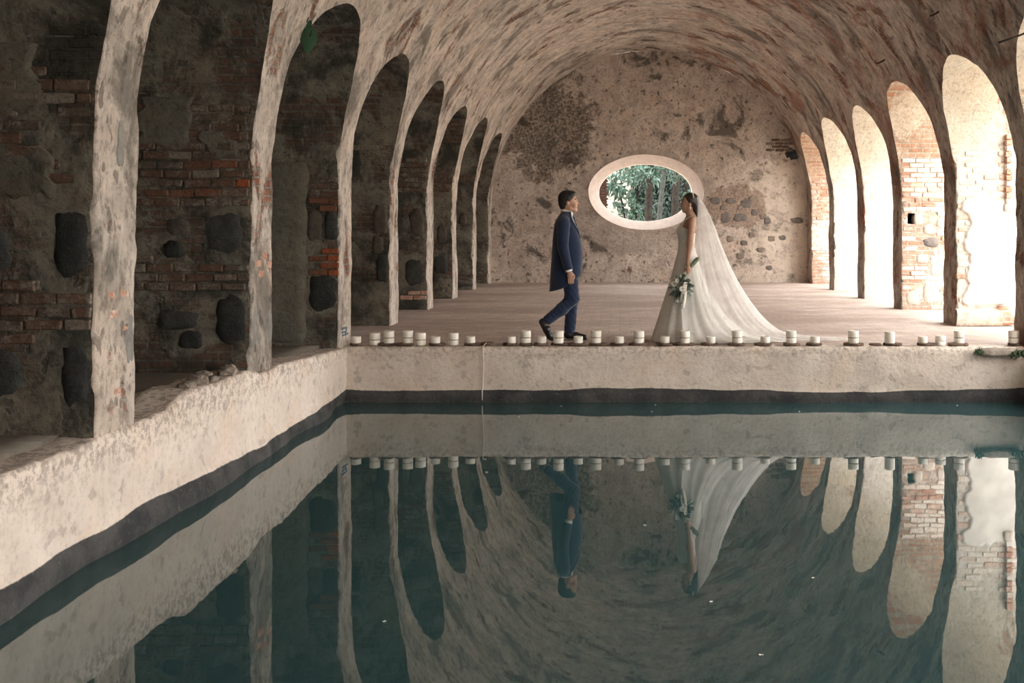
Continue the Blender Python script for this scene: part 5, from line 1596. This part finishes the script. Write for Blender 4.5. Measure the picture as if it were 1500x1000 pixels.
def dress_mat():
    t = NT('ivory_satin', 0.6, 0.3)
    tc = t.n.new('ShaderNodeTexCoord').outputs['Object']
    n = t.noise(40, 5, 0.65, 0.3, tc); n2 = t.noise(6, 4, 0.6, 0, tc)
    c = t.mix(t.ramp(n2, 0.3, 0.7), (0.60, 0.575, 0.52), (0.70, 0.67, 0.61))
    t.color(t.mix(t.ramp(n, 0.52, 0.62, 0, 0.35), c, (0.88, 0.86, 0.82)))
    t.b.inputs['Sheen Weight'].default_value = 0.3
    t.bump(t.math('ADD', n, t.math('MULTIPLY', n2, 0.5)), 0.35, 0.006)
    return t.m
M_DRESS = dress_mat()
def tulle(name, alpha, col=(0.93, 0.91, 0.88)):
    t = NT(name, 0.9, 0.1)
    tc = t.n.new('ShaderNodeTexCoord').outputs['Object']
    n = t.noise(5, 4, 0.6, 0.2, tc)
    tr = t.n.new('ShaderNodeBsdfTransparent'); df = t.n.new('ShaderNodeBsdfDiffuse'); tl = t.n.new('ShaderNodeBsdfTranslucent')
    df.inputs['Color'].default_value = (*col, 1); tl.inputs['Color'].default_value = (*col, 1)
    m1 = t.n.new('ShaderNodeMixShader'); m1.inputs[0].default_value = 0.4
    t.l.new(df.outputs[0], m1.inputs[1]); t.l.new(tl.outputs[0], m1.inputs[2])
    m2 = t.n.new('ShaderNodeMixShader'); t.put(m2.inputs[0], t.ramp(n, 0.3, 0.7, alpha - 0.07, alpha + 0.07))
    t.l.new(tr.outputs[0], m2.inputs[1]); t.l.new(m1.outputs[0], m2.inputs[2])
    t.l.new(m2.outputs[0], t.n['Material Output'].inputs['Surface'])
    return t.m
M_VEIL = tulle('veil_tulle', 0.40)
M_OVER = tulle('overskirt_tulle', 0.86)
DT = [(0.0, -0.415, 1.30, 0.36, 0.05), (0.03, -0.405, 0.98, 0.355, 0.05), (0.08, -0.390, 0.76, 0.345, 0.04), (0.2, -0.352, 0.52, 0.325, 0.03), (0.4, -0.287, 0.345, 0.285, 0.02), (0.6, -0.225, 0.245, 0.245, 0.02), (0.836, -0.155, 0.165, 0.188, 0.015),
      (0.95, -0.122, 0.132, 0.160, 0.015), (1.085, -0.092, 0.100, 0.122, 0.015), (1.20, -0.094, 0.104, 0.140, 0.02), (1.284, -0.112, 0.112, 0.148, 0.02), (1.34, -0.088, 0.108, 0.142, 0.03), (1.39, -0.048, 0.104, 0.128, 0.04)]
def dress_pt(phi, z, grow=0.0, fold=1.0, seed=0.0):
    """phi 0 = back (+x, the train), pi = front"""
    xf, xb, hw, xc = interp(DT, z)
    c, s = math.cos(phi), math.sin(phi)
    a = (xb - xc) if c > 0 else (xc - xf)
    e = 1.9 if c > 0 and z < 0.3 else 2.1
    r = (abs(c) ** e + abs(s) ** e) ** (-1 / e)
    low = max(0.0, min(1.0, (0.95 - z) / 0.9))
    k = 1 + fold * low * (0.045 * math.cos(11 * phi + 1.5 * math.sin(3 * phi + seed) + seed) + 0.03 * math.cos(23 * phi + seed * 2 + 2 * z))
    if c < 0: k = 1 + (k - 1) * 0.45
    return Vector((xc + (a + grow) * r * c * k, (hw + grow) * r * s * k, z))
NZ = 84
zl = [1.0 - (1 - t / NZ) ** 1.0 for t in range(NZ + 1)]
def zmap(t): return 1.40 * (t ** 1.55)
rows = []
for i in range(NZ + 1):
    t = i / NZ; row = []
    for j in range(120):
        phi = 2 * PI * j / 120
        top = 1.335 - 0.075 * max(0, math.cos(phi)) + 0.045 * max(0, -math.cos(phi)) ** 2 - 0.03 * abs(math.sin(phi))
        row.append(dress_pt(phi, top * (t ** 1.55) + 0.004))
    rows.append(row)
v, f = grid(rows, closed=True)
dress = mesh_obj('wedding_dress', v, f, M_DRESS, bride)
for s in (-1, 1):
    v, f = tube([(-0.060, s * 0.085, 1.335), (-0.015, s * 0.105, 1.415), (0.040, s * 0.112, 1.452), (0.092, s * 0.105, 1.415), (0.112, s * 0.085, 1.330), (0.113, s * 0.065, 1.255)], 0.007, 8)
    mesh_obj('shoulder_strap', v, f, M_DRESS, dress)
rows = []
for i in range(71):
    t = i / 70; z = 1.08 * (t ** 1.5) + 0.006
    pe = math.radians(96 + 10 * math.sin(3 * z) + 10 * max(0, 0.3 - z))
    rows.append([dress_pt(-pe + 2 * pe * j / 90, z, 0.008 + 0.030 * (1 - t) + 0.012 * (j in (0, 90)), 1.35, 1.3) for j in range(91)])
v, f = grid(rows)
mesh_obj('overskirt', v, f, M_OVER, dress)

VT = [(0.010, 0.95, 2.05, 0.24), (0.030, 0.72, 1.52, 0.31), (0.064, 0.52, 1.28, 0.35), (0.127, 0.38, 1.066, 0.37), (0.356, 0.235, 0.816, 0.37), (0.752, 0.17, 0.566, 0.325), (1.15, 0.135, 0.400, 0.255), (1.30, 0.130, 0.350, 0.215), (1.46, 0.132, 0.282, 0.160), (1.58, 0.135, 0.222, 0.105), (1.66, 0.128, 0.170, 0.060), (1.685, 0.118, 0.140, 0.040)]
rows = []
for i in range(91):
    t = i / 90; z = 0.012 + 1.672 * (t ** 1.7)
    xe, xb, hw = interp(VT, z)
    row = []
    for j in range(97):
        a = math.radians(-94 + 188 * j / 96)
        fo = min(1.0, (1.69 - z) * 1.1)
        k = 1 + fo * (0.030 * math.cos(20 * a + 2 * math.sin(4 * a)) + 0.022 * math.cos(37 * a + 1.0 + z))
        row.append(Vector((xe + (xb - xe) * math.cos(a) * k, hw * math.sin(a) * k, z + 0.006 * math.cos(13 * a) * (1 if z < 0.1 else 0) + (0.008 if z < 0.1 else 0))))
    rows.append(row)
v, f = grid(rows)
mesh_obj('veil', v, f, M_VEIL, bride)

# bouquet held in the near hand
bq = empty('bouquet', (BX + sb[0], 12.02 + sb[1], sb[2]))
tag(bq, 'loose green and white bouquet with trailing ribbon held in a lowered hand', 'bouquet')
org = Vector(sb)
random.seed(3)
M_STEM = plain('green_stem', (0.17, 0.20, 0.13), 0.7, 0.2, 0.3, 50)
M_BLF = leaf_material('eucalyptus_leaf', (0.085, 0.115, 0.09), (0.15, 0.185, 0.15), (0.30, 0.33, 0.28))
M_RIB = cloth('ivory_ribbon', (0.72, 0.66, 0.56), 0.6, 0.3)
for i in range(9):
    a = 2 * PI * i / 8; r = 0.0 if i == 8 else 0.022
    o1 = Vector((math.cos(a) * r, math.sin(a) * r * 0.9, 0))
    p0 = Vector(sa) + o1 * 1.2 - org + Vector(sdir) * random.uniform(-0.02, 0.02); p1 = Vector(hc) + o1 * 0.9 - org; p2 = Vector((random.uniform(-0.05, 0.05), random.uniform(-0.04, 0.04), 0.05))
    v, f = tube([p0, p1, p2], [0.0085, 0.0065, 0.005], 7); mesh_obj('stem', v, f, M_STEM, bq)
v, f = tube([Vector(hc) - org - Vector(sdir) * 0.085, Vector(hc) - org + Vector(sdir) * 0.06], 0.021, 14, cap=False)
mesh_obj('stem_wrap', v, f, M_RIB, bq)
v, f = blade(1.0, 0.24, 0.2, 6)
lm = bpy.data.meshes.new('leaf'); lm.from_pydata([tuple(q) for q in v], [], f); lm.update(); lm.polygons.foreach_set('use_smooth', [True] * len(lm.polygons)); lm.materials.append(M_BLF)
for i in range(190):
    dv = Vector((random.gauss(0, 1), random.gauss(0, 1), random.gauss(-0.15, 1))).normalized()
    c = Vector((dv.x * 0.105 + 0.01, dv.y * 0.06 - 0.03, dv.z * 0.105 - 0.01)) * random.uniform(0.5, 1.0)
    if i > 166: c = Vector((random.uniform(-0.03, 0.04), random.uniform(-0.05, 0.0), random.uniform(-0.16, -0.06))); dv = Vector((random.uniform(-0.4, 0.3), random.uniform(-0.3, 0.2), -1)).normalized()
    o = bpy.data.objects.new('leaf', lm)
    o.location = c; L = random.uniform(0.042, 0.075); o.scale = (L, L, L)
    o.rotation_euler = (dv.to_track_quat('Y', 'Z') @ Euler((0, random.uniform(-1.5, 1.5), 0)).to_quaternion()).to_euler()
    link(o, bq)
def rose():
    V = []; Fc = []
    for ringi, (n, r, h, tilt) in enumerate(((3, 0.006, 0.016, 0.15), (5, 0.012, 0.018, 0.45), (6, 0.019, 0.016, 0.9))):
        for k in range(n):
            a = 2 * PI * k / n + ringi
            for_rows = []
            for i in range(4):
                t = i / 3
                rr = 0.002 + r * t + 0.006 * tilt * t * t; zz = h * t * (1 - 0.3 * tilt * t)
                for_rows.append([Vector((rr * math.cos(a + s_ * 1.1 * PI / n * (0.4 + t * 0.8)), rr * math.sin(a + s_ * 1.1 * PI / n * (0.4 + t * 0.8)), zz)) for s_ in (-1, 0, 1)])
            v, f = grid(for_rows); b = len(V); V += v; Fc += [tuple(q + b for q in g) for g in f]
    me = bpy.data.meshes.new('flower'); me.from_pydata([tuple(q) for q in V], [], Fc); me.update(); me.polygons.foreach_set('use_smooth', [True] * len(me.polygons)); me.materials.append(M_PETAL)
    return me
rm = rose()
for (x, y, z, s) in ((-0.06, -0.09, 0.03, 1.3), (0.02, -0.10, -0.02, 1.2), (-0.09, -0.06, 0.06, 1.1), (0.05, -0.09, -0.05, 1.2), (-0.03, -0.095, 0.07, 1.0), (0.06, -0.075, 0.03, 1.0), (-0.02, -0.075, -0.155, 1.0), (-0.10, -0.05, 0.0, 0.9)):
    o = bpy.data.objects.new('flower', rm); o.location = (x, y, z); o.scale = (s, s, s)
    o.rotation_euler = Vector((x, -0.12, z * 0.6)).to_track_quat('Z', 'Y').to_euler(); link(o, bq)
for (x, y, L, w, ph) in ((0.058, -0.09, 0.27, 0.017, 0.0), (0.036, -0.085, 0.20, 0.012, 1.5)):
    rows = []
    for j in range(25):
        t = j / 24
        cx = x + 0.010 * math.sin(4 * t + ph) - 0.02 * t; cy = y - 0.01 + 0.010 * math.cos(5 * t + ph); z = 0.02 - L * t
        tw = 0.5 * math.sin(3 * t + ph)
        rows.append([Vector((cx + k * w * math.cos(tw), cy + k * w * math.sin(tw), z)) for k in (-1, 0, 1)])
    v, f = grid(rows)
    o = mesh_obj('ribbon', v, f, M_RIB, bq); md = o.modifiers.new('thick', 'SOLIDIFY'); md.thickness = 0.0015
